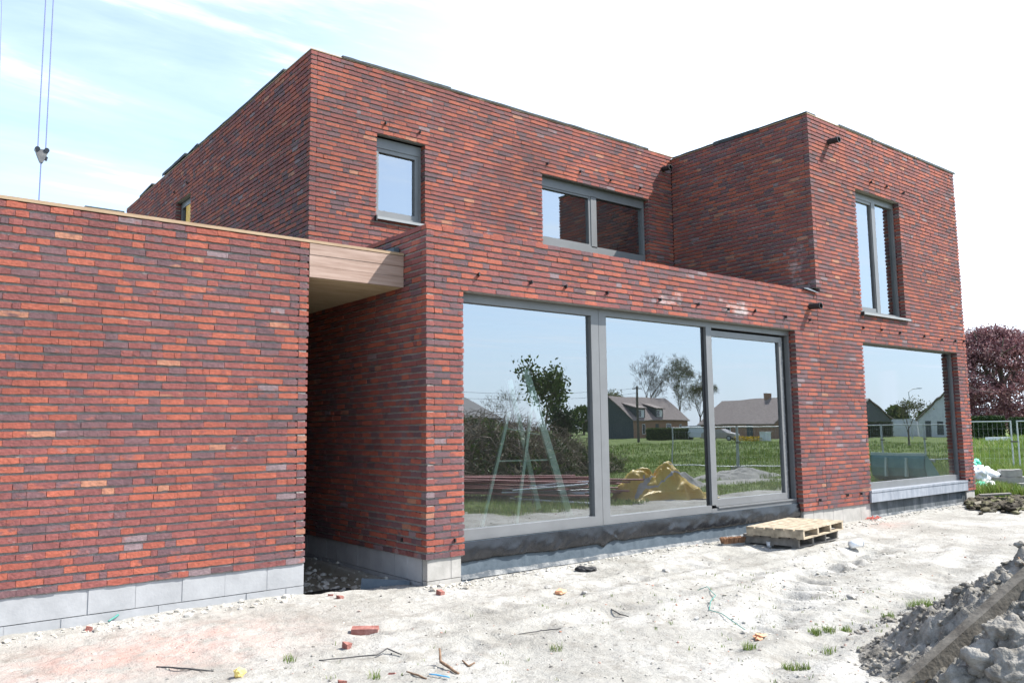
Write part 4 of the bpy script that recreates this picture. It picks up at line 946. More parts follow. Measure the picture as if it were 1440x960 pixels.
# power cable in front of the beech
b = MB(); c0 = at_d(1330, 520, 60); c1 = at_d(1400, 551, 60); b.tube([c0.lerp(c1, i/8)-up*(.5*math.sin(math.pi*i/8)) for i in range(9)], .02, 5); o = b.build('overhead_cable', M['black']); tag(o, 'thin overhead cable passing before the copper beech', 'cable')

# concrete blocks, rubbish bags, debris
DB = 21.6
def conc(px, py, w, h, dp, label, z=0, dd=0, rz=0):
    p = CAM+ray(px, py)*(DB+dd); b = MB(); b.box((-w/2+.01,-dp/2+.01,0),(w/2-.01,dp/2-.01,h)); b.box((-w/2,-dp/2,.008),(w/2,dp/2,h-.008)); o = b.build('concrete_block', M['sandblock'], local=True)
    o.location = (p.x, p.y, z); o.rotation_euler = (0,0,R(-55)+rz); tag(o, label, 'block', 'stacked concrete blocks'); return o
conc(1399.5, 660, .40, .20, .24, 'leftmost concrete block, low in the grass beside the bags')
conc(1416, 660, .36, .20, .32, 'concrete block carrying the uppermost block of the pile', dd=.02)
conc(1415.5, 660, .36, .19, .32, 'uppermost concrete block of the pile', z=.203, dd=.06)
conc(1430.5, 660, .16, .19, .28, 'narrow concrete block standing upright beside the uppermost one', z=.203, dd=.2)
conc(1433, 660, .30, .20, .30, 'concrete block under the narrow one', dd=.22)
conc(1436, 662, .16, .13, .20, 'small concrete block at the right front of the pile', dd=-1.3)
M['bag'] = mat('white_bag', (.66,.68,.70), (.80,.81,.82), 5, .55, .3, 8)
M['greenbag'] = mat('green_bag', (.04,.40,.24), (.08,.52,.34), 5, .5, .3, 8)
def bag(px, py, dd, r, sq, z, mt, label, seed):
    p = CAM+ray(px, py)*(DB+dd); b = MB(); b.rock((0,0,0), r, seed, 4, sq, rough=.42); o = b.build('rubbish_bag', mt, local=True, smooth=True); o.location = (p.x, p.y, z); tag(o, label, 'bag', 'rubbish bags by the house corner'); return o
bag(1386, 655, .3, .30, (1.25,.9,.72), .20, M['bag'], 'big white rubbish bag, rightmost of the heap', 31)
bag(1374, 655, .1, .27, (1.1,.9,.9), .24, M['bag'], 'white rubbish bag against the house corner below the green one', 33)
bag(1370, 645, .3, .15, (1.3,.8,.7), .56, M['greenbag'], 'small bright green bag on top of the heap', 35)
bag(1379, 668, -.9, .14, (1.6,.7,.5), .07, M['greenbag'], 'flat green plastic bag at the foot of the heap', 37)
bag(1390, 668, -.8, .15, (1.5,.8,.55), .08, M['bag'], 'flat white bag at the foot of the heap', 38)
M['turfclod'] = island_mat('turf_clod', [(0, (.04,.034,.025)), (.55, (.085,.072,.05)), (.85, (.12,.12,.055)), (1, (.2,.18,.14))], .95, nscale=6)
b = MB()
for i in range(1100):
    t = rng.random(); p = at_d(1362+t*130, 690, 15.9+rng.gauss(0,.45)); r = .02+.07*rng.random()**2; b.rock((p.x, p.y, r*.3+.09*rng.random()), r, i, 2, (1.5,1,.6), rough=.7)
o = b.build('turf_clods', M['turfclod']); tag(o, 'dark churned turf and clods along the edge of the grass', 'turf', kind='stuff')
q0 = at_d(1376, 676, 16.2); q1 = at_d(1420, 678, 16.0); q0.z = .20; q1.z = .24; b = MB(); b.bar(q0, q1, .2, .03); o = b.build('plank', mat('grey_plank', (.16,.145,.125), (.28,.26,.23), 6, .9)); tag(o, 'grey plank lying on the churned turf before the blocks', 'plank')

# ------------------------------------------------------------------ crane hook
HK = Vector((-1.60, 15.0, 8.45))
T = thing('crane_hook', tuple(HK), 0, 'small steel crane hook block hanging on two thin ropes over the garage', 'crane hook')
M['rope'] = mat('steel_rope', (.22,.25,.42), rough=.5)
b = MB(); 
for s_ in (-1, 1): b.tube([HK+Vector((s_*.085,0,.14)), HK+Vector((s_*.075,0,20))], .016, 6); 
b.build('hoist_rope', M['rope'], T)
b = MB(); vs = [(-.15,-.05,.13),(.15,-.05,.15),(.15,.05,.15),(-.15,.05,.13),(-.11,-.05,-.0),(.11,-.05,.0),(.11,.05,.0),(-.11,.05,.0),(-.035,-.04,-.19),(.035,-.04,-.19),(.035,.04,-.19),(-.035,.04,-.19)]
b.add([Vector(v)+HK for v in vs], [(3,2,1,0),(0,1,5,4),(1,2,6,5),(2,3,7,6),(3,0,4,7),(4,5,9,8),(5,6,10,9),(6,7,11,10),(7,4,8,11),(8,9,10,11)]); b.build('hook_block', mat('hook_paint', (.10,.10,.105), (.17,.165,.16), 12, .6), T)
b = MB()
for s_ in (-1, 1): b = MB(); b.tube([HK+Vector((s_*.10,-.07,.13)), HK+Vector((s_*.10,.07,.13))], .06, 12); b.build('sheave', M['rubber'], T)
b = MB(); b.tube([HK+Vector((.11,-.03,-.03)), HK+Vector((.09,-.03,-.13))], .03, 8); b.build('latch', M['rubber'], T)
b = MB(); b.tube([HK+Vector((0,0,-.19)), HK+Vector((-.02,0,-6))], .018, 6); b.build('pendant', M['rope'], T)
b = MB(); c0 = Vector((-1.60, 22, 0)); c1 = Vector((-1.97, 22, 15.4)); b.tube([c0, c1, c1+(c1-c0)], .012, 5); o = b.build('crane_cable', M['rope']); tag(o, 'very thin cable rising at the left edge of the photo', 'cable')

# ------------------------------------------------------------------ the building site and street facing the house (seen in its glass)
M['redplank'] = island_mat('painted_plank', [(0, (.14,.045,.045)), (.4, (.20,.065,.06)), (.7, (.26,.10,.09)), (1, (.34,.22,.19))], .7, nscale=3)
M['tube'] = mat('scaffold_tube', (.40,.42,.43), (.52,.54,.55), 6, .4, metallic=.7)
PA, PB = Vector((6.0,-9.7,0)), Vector((8.75,-4.9,0)); pd = (PB-PA).normalized(); ps = pd.cross(up)
for i in range(20):
    lay = i//5; o_ = ps*((i % 5-2)*.23+rng.uniform(-.05,.05)); z = .16+.105*lay+rng.uniform(0,.02); tw = rng.uniform(-.17,.17)
    a = PA+o_+pd*rng.uniform(-.6,.8); e = a+(pd+ps*tw)*rng.uniform(3.8,5.2); b = MB(); b.bar(a+up*z, e+up*(z+rng.uniform(-.06,.05)), .2, .03)
    o = b.build('plank', M['redplank']); tag(o, 'dull red plank in the long plank pile, mirrored in the left pane', 'plank', 'red planks of the long pile')
for i in range(3):
    q = PA+pd*(.5+1.9*i); b = MB(); b.bar(q-ps*.6+up*.07, q+ps*.6+up*.07, .1, .13); o = b.build('bearer', M['oldwood']); tag(o, 'dark timber bearer under the pile of red planks', 'bearer', 'bearers under the planks')
for i in range(12):
    c = Vector((7.4,-6.2,0)); a0 = 1.05+rng.uniform(-.35,.35); d = Vector((math.cos(a0), math.sin(a0), 0)); q = c+Vector((rng.uniform(-.4,.4), rng.uniform(-.4,.4), 0))
    b = MB(); L = rng.uniform(1.4,2.4); b.tube([q-d*L/2+up*(.08+.02*i), q+d*L/2+up*(.10+.03*i+rng.uniform(-.05,.05))], .024, 8); o = b.build('scaffold_tube', M['tube']); tag(o, 'grey steel scaffold tube heaped against the red planks', 'tube', 'heaped scaffold tubes')
# yellow tarpaulin heap
M['tarp'] = mat('yellow_tarpaulin', (.56,.34,.03), (.60,.46,.09), 2, .5, .2, 6)
M['tarpgrey'] = mat('grey_band', (.32,.33,.33), (.42,.43,.43), 4, .5)
c = Vector((9.75,-5.1,0)); b = MB(); vs = []; n1, n2 = 120, 60
ux = Vector((.78, .62, 0))                               # along the heap as seen in the glass
uy = Vector((-.62, .78, 0))
for j in range(n2+1):
    for i in range(n1):
        t = 2*math.pi*i/n1; f_ = j/n2; r = (1-f_)
        edge = 1+.14*math.sin(3*t+1)+.10*math.sin(7*t)+.05*math.sin(13*t)
        x, y = 1.12*r*edge*math.cos(t), .72*r*edge*math.sin(t)
        g1 = .80*math.exp(-(abs(x-.22)/.40)**2.6-((y+.05)/.46)**2); g2 = .62*math.exp(-(abs(x+.42)/.52)**3-((y-.05)/.42)**2); g3 = .42*math.exp(-((x-.1)/.85)**4-((y)/.55)**2)
        q = Vector((x*1.7, y*1.7, 1)); fold = abs(mnoise.noise(q+Vector((.5*mnoise.noise(q*2), 0, 0))))+.45*abs(mnoise.noise(q*2.4))+.10*abs(mnoise.noise(q*6))
        z = max(g1, g2, g3)+.33*(fold-.22)*min(1, (1-r)*5+.15)
        vs.append(c+ux*x+uy*y+up*max(.015, z*min(1, (1-r)*6+.05)))
fs = [(j*n1+i, j*n1+(i+1)%n1, (j+1)*n1+(i+1)%n1, (j+1)*n1+i) for j in range(n2) for i in range(n1)]
b.add(vs, fs)
for k, f in enumerate(fs): b.mi[k] = 1 if ((k % n1) % 40 in (0,1) and k//n1 > 8) or (k//n1 in (30,31,32) and (k % n1) % 60 < 44) else 0
o = b.build('tarpaulin', [M['tarp'], M['tarpgrey']], smooth=True); tag(o, 'crumpled yellow tarpaulin with grey bands, mirrored in the middle pane', 'tarpaulin')
M['greysand'] = mat('grey_sand', (.26,.25,.225), (.36,.345,.31), 6, .95, .8, 30)
def mound(name, c, rx, ry, h, rot, mt, seed, label, cat, rough=.25, kind=None):
    b = MB(); n1, n2 = 64, 22; vs = []; cr, sr_ = math.cos(rot), math.sin(rot)
    for j in range(n2+1):
        f_ = j/n2
        for i in range(n1):
            t = 2*math.pi*i/n1; r = 1-f_; x, y = rx*r*math.cos(t), ry*r*math.sin(t); z = h*math.sin(f_*math.pi/2)
            q = Vector((c[0]+x*cr-y*sr_, c[1]+x*sr_+y*cr, 0)); nn = mnoise.noise(q*1.1+Vector((seed,0,0)))+.5*mnoise.noise(q*3+Vector((seed,0,0)))+.3*mnoise.noise(q*7)
            vs.append(q+up*(z*(1+rough*nn*2)+rough*.35*h*nn*(f_ > 0)-.03))
    b.add(vs, [(j*n1+i, j*n1+(i+1)%n1, (j+1)*n1+(i+1)%n1, (j+1)*n1+i) for j in range(n2) for i in range(n1)]); o = b.build(name, mt, smooth=True); return tag(o, label, cat, kind=kind)
mound('sand_heap', (17.6,-8.6,0), 2.0, .8, .29, .15, M['greysand'], 3, 'low grey sand heap mirrored in the sliding pane', 'sand heap')
mound('sand_heap', (13.2,-7.4,0), 1.0, .6, .35, .4, M['greysand'], 5, 'small grey sand heap beside the tarpaulin', 'sand heap')
# brushwood bank
T = thing('brush_bank', (11,-12.5,0), 0, 'overgrown bank of brown brushwood and green scrub, mirrored in the left pane', 'bank')
M['earth'] = mat('scrub_earth', (.05,.05,.025), (.14,.115,.07), 5, .95, 1.0, 14)
b = MB(); b_c = [(7.0,-11.8,2.6,1.9,1.75),(9.5,-12.4,2.4,1.8,1.85),(11.8,-13.2,2.3,1.7,1.7),(14.0,-14.2,2.0,1.5,1.35),(4.6,-11.6,2.2,1.8,1.8),(16.2,-14.6,1.8,1.3,.8)]
for (x, y, rx, ry, h) in b_c: b.rock((x, y, 0), 1.0, int(x*10), 4, (rx*.86, ry*.86, h*.88), rough=.30)
b.build('earth', M['earth'], T, smooth=True)
M['twig'] = island_mat('dry_twig', [(0, (.11,.08,.06)), (.5, (.22,.17,.12)), (1, (.38,.32,.26))], .9)
b = MB()
def bank_pt(k=1.03):
    x, y, rx, ry, h = rng.choices(b_c, [3,3,3,2,2,1])[0]; a = rng.uniform(0, 6.283); e = math.asin(rng.random()); return Vector((x+rx*k*math.cos(a)*math.cos(e), y+ry*k*math.sin(a)*math.cos(e), h*k*math.sin(e)))
for i in range(6500):
    p = bank_pt(); d = Vector((rng.gauss(0,1), rng.gauss(0,.6), rng.gauss(.25,.6))).normalized(); L = rng.uniform(.3,1.0); q = p+d*L*.5+Vector((0,0,.06)); e = p+d*L-Vector((0,0,L*.18)); b.tube([p, q, e], [.010,.008,.004], 3, cap=False)
b.build('twigs', M['twig'], T)
b = MB(); pts = []
for i in range(20000):
    p = bank_pt(1.05)
    if mnoise.noise(p*.55+Vector((4,0,0))) + (.32 if p.z < .9 else .0) > .06: pts.append(p+Vector((rng.gauss(0,.05), rng.gauss(0,.05), rng.gauss(0,.05))))
leafcards(b, pts, .065); b.build('scrub', M['leaf'], T)
# trees beyond
def base(px, py, depth): p = mir(px, py, depth); p.z = 0; return p
tree('leafy_tree', base(766, 600, 40), 5.2, 1.8, 'dense green tree mirrored above the brush bank', leaf='leaf', nleaf=2300, lsize=.12, seed=21, trunk_r=.12, depth=5, ang=.5)
tree('bare_tree', base(706, 600, 42), 4.3, 1.5, 'thin bare tree left of the green tree, mirrored', leaf='youngleaf', nleaf=160, lsize=.05, seed=22, trunk_r=.06, depth=6, minr=.006, mb='palebark')
tree('dark_shrub', base(793, 600, 34), 2.6, .5, 'narrow dark shrub right of the green tree, mirrored', 'shrub', leaf='hedgeleaf', nleaf=1500, lsize=.09, seed=23, trunk_r=.08, depth=4)
tree('bare_tree', base(903, 600, 150), 16.5, 7.4, 'large bare spreading tree behind the dormer house, mirrored', leaf='youngleaf', nleaf=300, lsize=.1, seed=24, minr=.017, trunk_r=.38, depth=7, mb='bark')
tree('bare_tree', base(955, 600, 160), 16.8, 6.0, 'tall twiggy tree right of the bare spreading tree, mirrored', leaf='youngleaf', nleaf=4200, lsize=.11, seed=25, minr=.017, trunk_r=.33, depth=7, mb='bark')
tree('bare_tree', base(985, 600, 165), 13.5, 5.5, 'twiggy tree at the left end of the barn, mirrored', leaf='youngleaf', nleaf=3600, lsize=.11, seed=26, minr=.017, trunk_r=.3, depth=7, mb='bark')
tree('round_tree', base(862, 600, 170), 9.5, 4.5, 'round pale green tree left of the dormer house, mirrored', leaf='youngleaf', nleaf=2600, lsize=.22, seed=27, trunk_r=.25, depth=5)
tree('street_tree', base(1277, 600, 62), 3.7, 1.5, 'young street tree before the white house, mirrored', leaf='youngleaf', nleaf=700, lsize=.09, seed=28, trunk_r=.07, depth=5)
for i, (px, H, rw) in enumerate([(1262,6.5,3.5),(1305,5.6,3),(1318,7.5,3.5),(820,8,6),(845,8,6),(1090,9,7)]):
    tree('far_tree', base(px, 600, 210+9*i), H, rw, ['far tree behind the grey gabled house, mirrored','far tree left of the white gable, mirrored','far tree behind the white gable, mirrored','far tree over the end of the brush bank, mirrored','far tree left of the round pale tree, mirrored','far tree behind the barn, mirrored'][i], leaf='leaf', nleaf=2200, lsize=.45, seed=40+i, trunk_r=.3, depth=3, dense=True, crown0=.15)

M['rooftile'] = mat('brown_roof_tile', (.21,.165,.15), (.32,.26,.235), 2, .85, .5, 3, stretch=(1,1,6))
M['darktile'] = mat('dark_roof_tile', (.05,.05,.055), (.14,.14,.15), 9, .8, .4, 3, stretch=(3,3,9))
M['farbrick'] = mat('brown_brick', (.28,.165,.115), (.40,.25,.175), 5, .9, .2)
M['slate_and_shade'] = mat('slate_cladding_and_shade', (.06,.075,.075), (.10,.12,.12), 5, .8)  # slate parts; on the dormer house gables this dark tone stands in for shade
M['whitewall'] = mat('white_render', (.62,.64,.65), (.72,.74,.75), 2, .85)
M['darkglass'] = mat('dark_window', (.02,.025,.03), rough=.05, spec=.8)
M['palegarage'] = mat('pale_garage_door', (.68,.71,.74), (.76,.79,.82), 2, .6)
def gable_house(name, a, e, dep, wall, ridge, mw, mr, label, openings=(), chimney=None, dormers=(), ov=.3, mg_=None):
    """facade a->e, ridge parallel to it, body behind; openings (t, w, z0, z1, kind)"""
    a, e = Vector((a.x, a.y, 0)), Vector((e.x, e.y, 0)); d = e-a; L = d.length; d.normalize(); n = Vector((-d.y, d.x, 0))
    if n.dot(a+e) < 0: n = -n                                             # points away from the brick house
    T = thing(name, tuple(a), 0, label, 'house'); P = lambda t, q, z: a+d*t+n*q+up*z
    b = MB(); vs = [P(0,0,-.2),P(L,0,-.2),P(L,dep,-.2),P(0,dep,-.2),P(0,0,wall),P(L,0,wall),P(L,dep,wall),P(0,dep,wall),P(0,dep/2,ridge-.12),P(L,dep/2,ridge-.12)]
    b.add(vs, [(0,1,5,4),(2,3,7,6)], 0); b.add(vs, [(1,2,6,9,5),(3,0,4,8,7)], 1); b.build('wall', [mw, mg_ or mw], T)
    b = MB(); s_ = (ridge-wall)/(dep/2); ez = wall-ov*s_; th = .15
    for (q0, q1) in ((-ov, dep/2), (dep+ov, dep/2)):
        v = [P(-ov,q0,ez),P(L+ov,q0,ez),P(L+ov,q1,ridge),P(-ov,q1,ridge)]; b.add(v+[x+up*th for x in v], [(0,1,2,3),(7,6,5,4),(0,4,5,1),(1,5,6,2),(2,6,7,3),(3,7,4,0)])
    R_ = b.build('roof', mr, T)
    for (t, w_, z0, z1, kd) in openings:
        b = MB(); c0 = P(t-w_/2,-.03,z0); v = [P(t-w_/2,-.05,z0),P(t+w_/2,-.05,z0),P(t+w_/2,-.05,z1),P(t-w_/2,-.05,z1),P(t-w_/2,.02,z0),P(t+w_/2,.02,z0),P(t+w_/2,.02,z1),P(t-w_/2,.02,z1)]
        b.add(v, [(0,1,2,3),(7,6,5,4),(0,4,5,1),(1,5,6,2),(2,6,7,3),(3,7,4,0)]); fr_ = b.build('garage_door' if kd == 'g' else ('door' if kd == 'd' else 'window'), M['palegarage'] if kd in 'gw' else M['slate_and_shade'], T)
        if kd == 'w':
            b = MB()
            for (k0, k1) in ((.1,.47),(.53,.9)): 
                v = [P(t-w_/2+w_*k0,-.07,z0+.1),P(t-w_/2+w_*k1,-.07,z0+.1),P(t-w_/2+w_*k1,-.07,z1-.1),P(t-w_/2+w_*k0,-.07,z1-.1)]; b.add(v+[x+n*.03 for x in v], [(0,1,2,3),(7,6,5,4),(0,4,5,1),(1,5,6,2),(2,6,7,3),(3,7,4,0)])
            b.build('pane', M['darkglass'], fr_)
    for (t, w_) in dormers:
        b = MB(); zb_ = wall+.3; q0 = .25; zt = zb_+1.5; qe = (zt+.7-wall)/s_
        v = [P(t-w_/2,q0,zb_-.2),P(t+w_/2,q0,zb_-.2),P(t+w_/2,q0,zt),P(t-w_/2,q0,zt),P(t-w_/2,qe,zb_-.2),P(t+w_/2,qe,zb_-.2),P(t+w_/2,qe,zt+.65),P(t-w_/2,qe,zt+.65)]
        b.add(v, [(0,1,2,3),(0,4,5,1),(1,5,6,2),(3,7,4,0)]); Dm = b.build('dormer', M['slate_and_shade'], T)
        b = MB(); v = [P(t-w_/2-.2,q0-.3,zt-.1),P(t+w_/2+.2,q0-.3,zt-.1),P(t+w_/2+.2,qe+.1,zt+.75),P(t-w_/2-.2,qe+.1,zt+.75)]; b.add(v+[x+up*.15 for x in v], [(0,1,2,3),(7,6,5,4),(0,4,5,1),(1,5,6,2),(2,6,7,3),(3,7,4,0)]); b.build('dormer_roof', mr, Dm)
        b = MB(); v = [P(t-w_*.36,q0-.05,zb_+.1),P(t+w_*.36,q0-.05,zb_+.1),P(t+w_*.36,q0-.05,zt-.25),P(t-w_*.36,q0-.05,zt-.25)]; b.add(v+[x+n*.06 for x in v], [(0,1,2,3),(7,6,5,4),(0,4,5,1),(1,5,6,2),(2,6,7,3),(3,7,4,0)]); b.build('window_frame', M['palegarage'], Dm)
        b = MB(); v = [P(t-w_*.32,q0-.08,zb_+.2),P(t-w_*.02,q0-.08,zb_+.2),P(t-w_*.02,q0-.08,zt-.35),P(t-w_*.32,q0-.08,zt-.35)]; b.add(v+[x+n*.04 for x in v], [(0,1,2,3),(7,6,5,4),(0,4,5,1),(1,5,6,2),(2,6,7,3),(3,7,4,0)]); b.build('pane', M['darkglass'], Dm)
    if chimney: b = MB(); q = P(chimney,dep/2,ridge-.6); b.bar(q, q+up*1.5, .9, .7, tuple(n)); b.build('chimney', M['farbrick'], R_)
    return T
a, e = base(890, 600, 128), base(968, 600, 140); L = (e-a).length
gable_house('dormer_house', a, e, 9.0, 3.1, 6.7, M['farbrick'], M['rooftile'], 'brown brick house with two roof dormers, mirrored in the middle pane', [(L*.18,.9,.6,2.4,'w'),(L*.43,.9,0,2.3,'d'),(L*.63,1.3,.9,2.4,'w'),(L*.84,.8,.9,2.3,'w')], None, [(L*.16,2.2),(L*.5,2.2)], mg_=M['slate_and_shade'])  # gable ends take the dark tone as painted shade
a, e = base(985, 600, 128), base(1090, 600, 112); L = (e-a).length
gable_house('long_barn', a, e, 9.0, 2.2, 5.7, M['farbrick'], M['rooftile'], 'long low barn with brown tiled roof and chimney, mirrored in the sliding pane', [(L*.4,1.2,.6,1.7,'w'),(L*.7,1.2,0,2.0,'d')], L*.62)
a, e = base(625, 600, 62), base(700, 600, 70)
gable_house('dark_roofed_house', a, e, 7.5, 2.6, 4.6, M['farbrick'], M['darktile'], 'house with glinting dark tiled roof behind the brush bank, mirrored', [(1.5,1,.8,2,'w')], 2.0)
# white gabled house (gable toward us) and its grey neighbour
def gable_front(name, a, e, dep, wall, ridge, mw, mr, label, openings=()):
    a, e = Vector((a.x, a.y, 0)), Vector((e.x, e.y, 0)); d = (e-a); L = d.length; d.normalize(); n = Vector((-d.y, d.x, 0)); n = -n if n.dot(a+e) < 0 else n
    T = thing(name, tuple(a), 0, label, 'house'); P = lambda t, q, z: a+d*t+n*q+up*z
    b = MB(); vs = [P(0,0,-.2),P(L,0,-.2),P(L,dep,-.2),P(0,dep,-.2),P(0,0,wall),P(L,0,wall),P(L,dep,wall),P(0,dep,wall),P(L/2,0,ridge-.05),P(L/2,dep,ridge-.05)]
    b.add(vs, [(0,1,5,8,4),(2,3,7,9,6),(1,2,6,5),(3,0,4,7)]); b.build('wall', mw, T)
    b = MB(); s_ = (ridge-wall)/(L/2); ov = .25
    for (t0, t1) in ((-ov, L/2), (L+ov, L/2)):
        v = [P(t0,-ov,wall-ov*s_),P(t0,dep+ov,wall-ov*s_),P(t1,dep+ov,ridge),P(t1,-ov,ridge)]; b.add(v+[x+up*.14 for x in v], [(0,1,2,3),(7,6,5,4),(0,4,5,1),(1,5,6,2),(2,6,7,3),(3,7,4,0)])
    b.build('roof', mr, T)
    for (t, w_, z0, z1, kd) in openings:
        b = MB(); v = [P(t-w_/2,-.05,z0),P(t+w_/2,-.05,z0),P(t+w_/2,-.05,z1),P(t-w_/2,-.05,z1)]; b.add(v+[x+n*.07 for x in v], [(0,1,2,3),(7,6,5,4),(0,4,5,1),(1,5,6,2),(2,6,7,3),(3,7,4,0)]); b.build({'g':'garage_door','d':'door','w':'window'}[kd], M['palegarage'] if kd == 'g' else M['slate_and_shade'], T)
    return T
a, e = base(1293, 600, 112), base(1385, 600, 100); L = (e-a).length
gable_front('white_house', a, e, 10, 2.4, 6.0, M['whitewall'], M['rooftile'], 'white rendered house with a wide gable, mirrored in the tower window', [(L*.16,1.1,0,2.2,'d'),(L*.34,1.0,.3,2.1,'w')])
a, e = base(1255, 600, 118), base(1291, 600, 114)
b = MB(); v = [a, e]; n = Vector((-(e-a).y, (e-a).x, 0)).normalized(); n = -n if n.dot(a) < 0 else n
T = thing('white_garage', tuple(a), 0, 'low white flat roofed garage between two gables, mirrored', 'garage'); v = [a, e, e+n*6, a+n*6]; b.add(v+[x+up*2.5 for x in v], [(3,2,1,0),(4,5,6,7),(0,1,5,4),(1,2,6,5),(2,3,7,6),(3,0,4,7)]); b.build('wall', M['whitewall'], T)
b = MB(); d = (e-a).normalized(); b.bar(a+d*.3-n*.03+up*1.05, a+d*2.6-n*.03+up*1.05, .06, 2.1); b.build('garage_door', M['palegarage'], T)
a, e = base(1186, 600, 118), base(1256, 600, 128)
gable_front('grey_gabled_house', a, e, 12, 2.5, 5.6, M['slate_and_shade'], M['rooftile'], 'grey gabled house with a brown roof, mirrored at the left of the tower window', [(2.5,1.6,.5,1.9,'w')])
# poles, lamp, lines
T = thing('utility_pole', tuple(base(897, 600, 92)), 0, 'wooden utility pole before the dormer house, mirrored', 'pole'); q = base(897, 600, 92)
b = MB(); b.tube([q, q+up*6.4], [.15,.11], 8); b.build('pole', M['oldwood'], T); b = MB(); b.bar(q+up*6.1-Vector((.5,.3,0)), q+up*6.1+Vector((.5,.3,0)), .09, .09); b.build('crossarm', M['oldwood'], T)
q2 = base(560, 600, 66)
for k, z in enumerate((6.2, 5.6)):
    b = MB(); A, B = q+up*z, q2+up*(z-1.0); b.tube([A.lerp(B, i/14)-up*(.6*math.sin(math.pi*i/14)) for i in range(15)], .018, 4); o = b.build('power_line', M['black']); tag(o, ['upper overhead line running left from the utility pole, mirrored','lower overhead line running left from the utility pole, mirrored'][k], 'power line', 'overhead lines')
q = base(1281, 600, 96); T = thing('street_lamp', tuple(q), 0, 'thin street lamp with a short arm by the white houses, mirrored', 'street lamp')
b = MB(); b.tube([q, q+up*5.6], [.08,.05], 8); b.build('post', M['steel'], T); ax = (base(1295, 600, 96)-q).normalized(); b = MB(); b.tube([q+up*5.6, q+up*5.9+ax*.5, q+up*5.95+ax*1.0], .04, 6); b.build('arm', M['steel'], T); b = MB(); b.bar(q+up*5.95+ax*.9, q+up*5.97+ax*1.5, .22, .1); b.build('lamp_head', M['steel'], T)
# hedge, flower bed, box, cars, fences
hedge('front_hedge', base(912, 600, 108), base(972, 600, 112), 1.0, 1.5, 'clipped green hedge before the dormer house, mirrored', 3000, .13, mt='leaf')
hedge('dark_hedge', base(1205, 600, 108), base(1252, 600, 112), 1.0, 2.0, 'dark hedge before the grey gabled house, mirrored', 2500, .15)
M['flower'] = island_mat('yellow_flower', [(0, (.55,.36,.01)), (.7, (.7,.5,.03)), (1, (.12,.16,.03))], .7)
q, e = base(1036, 600, 96), base(1070, 600, 92); b = MB(); leafcards(b, [q.lerp(e, rng.random())+Vector((rng.gauss(0,.3), rng.gauss(0,.3), rng.uniform(.05,.55))) for i in range(900)], .11); o = b.build('flower_bed', M['flower']); tag(o, 'bed of bright yellow flowers before the barn, mirrored', 'flowers', kind='stuff')
q = base(1076, 600, 92); b = MB(); b.box((-.55,-.4,.05),(.55,.4,1.0)); b.box((-.6,-.45,1.0),(.6,.45,1.08)); o = b.build('white_box', M['palegarage'], local=True); o.location = q; tag(o, 'white utility box before the barn, mirrored', 'box')
def car(name, q, rz, mt, label, L=4.3, H=1.5, van=False):
    T = thing(name, tuple(q), rz, label, 'car'); W_ = 1.75
    prof = [(-L/2,.35),(-L/2,.85),(-L/2+.15,1.0),(-L/2+.35,H-.05) if van else (-L/2+.7,H-.05),(L*.08,H),(L*.27,.98),(L/2-.1,.82),(L/2,.6),(L/2,.35)]
    b = MB(); n = len(prof); vs = [(x, -W_/2+(.16 if z > 1.05 else 0), z) for x, z in prof]+[(x, W_/2-(.16 if z > 1.05 else 0), z) for x, z in prof]
    b.add(vs, [(i, (i+1)%n, n+(i+1)%n, n+i) for i in range(n)]+[tuple(range(n-1,-1,-1)), tuple(range(n,2*n))]); b.build('body', mt, T, local=True)
    b = MB()
    for s_ in (-1, 1): b.add([(-L*.3, s_*(W_/2-.06), 1.02),(L*.2, s_*(W_/2-.06), 1.02),(L*.07, s_*(W_/2-.14), H-.1),(-L*.24, s_*(W_/2-.14), H-.1)], [(0,1,2,3) if s_ < 0 else (3,2,1,0)])
    b.build('side_window', M['darkglass'], T, local=True)
    for x in (-L*.31, L*.31):
        for s_ in (-1, 1): b = MB(); b.tube([(x, s_*(W_/2-.2), .32),(x, s_*(W_/2+.02), .32)], .32, 16); w_ = b.build('wheel', M['black'], T, local=True); b = MB(); b.tube([(x, s_*(W_/2), .32),(x, s_*(W_/2+.03), .32)], .19, 12); b.build('rim', M['steel'], w_, local=True)
    return T
M['whitecar'] = mat('white_car_paint', (.62,.64,.66), rough=.3); M['greycar'] = mat('beige_car_paint', (.38,.33,.29), rough=.3)
ang = lambda p, q: math.atan2((q-p).y, (q-p).x)
car('parked_van', base(980, 600, 112), ang(base(970,600,112), base(1000,600,112)), M['whitecar'], 'white van parked beside the front hedge, mirrored', 4.6, 1.95, True)
car('parked_car', base(1014, 600, 100), ang(base(1000,600,101), base(1035,600,99)), M['greycar'], 'beige car parked before the barn, mirrored', 4.3, 1.45)
pts = [(945,33),(1038,31),(1118,31),(1190,31.5),(1240,33),(1300,35),(1370,37)]
for i in range(len(pts)-1): fence_panel(base(pts[i][0],600,pts[i][1]), base(pts[i+1][0],600,pts[i+1][1]), ['wire fence panel before the dormer house, mirrored','wire fence panel before the barn, mirrored','wire fence panel right of the barn, mirrored','wire fence panel before the grey gabled house, mirrored','wire fence panel before the white garage, mirrored','wire fence panel before the white gable, mirrored'][i], 1.65)
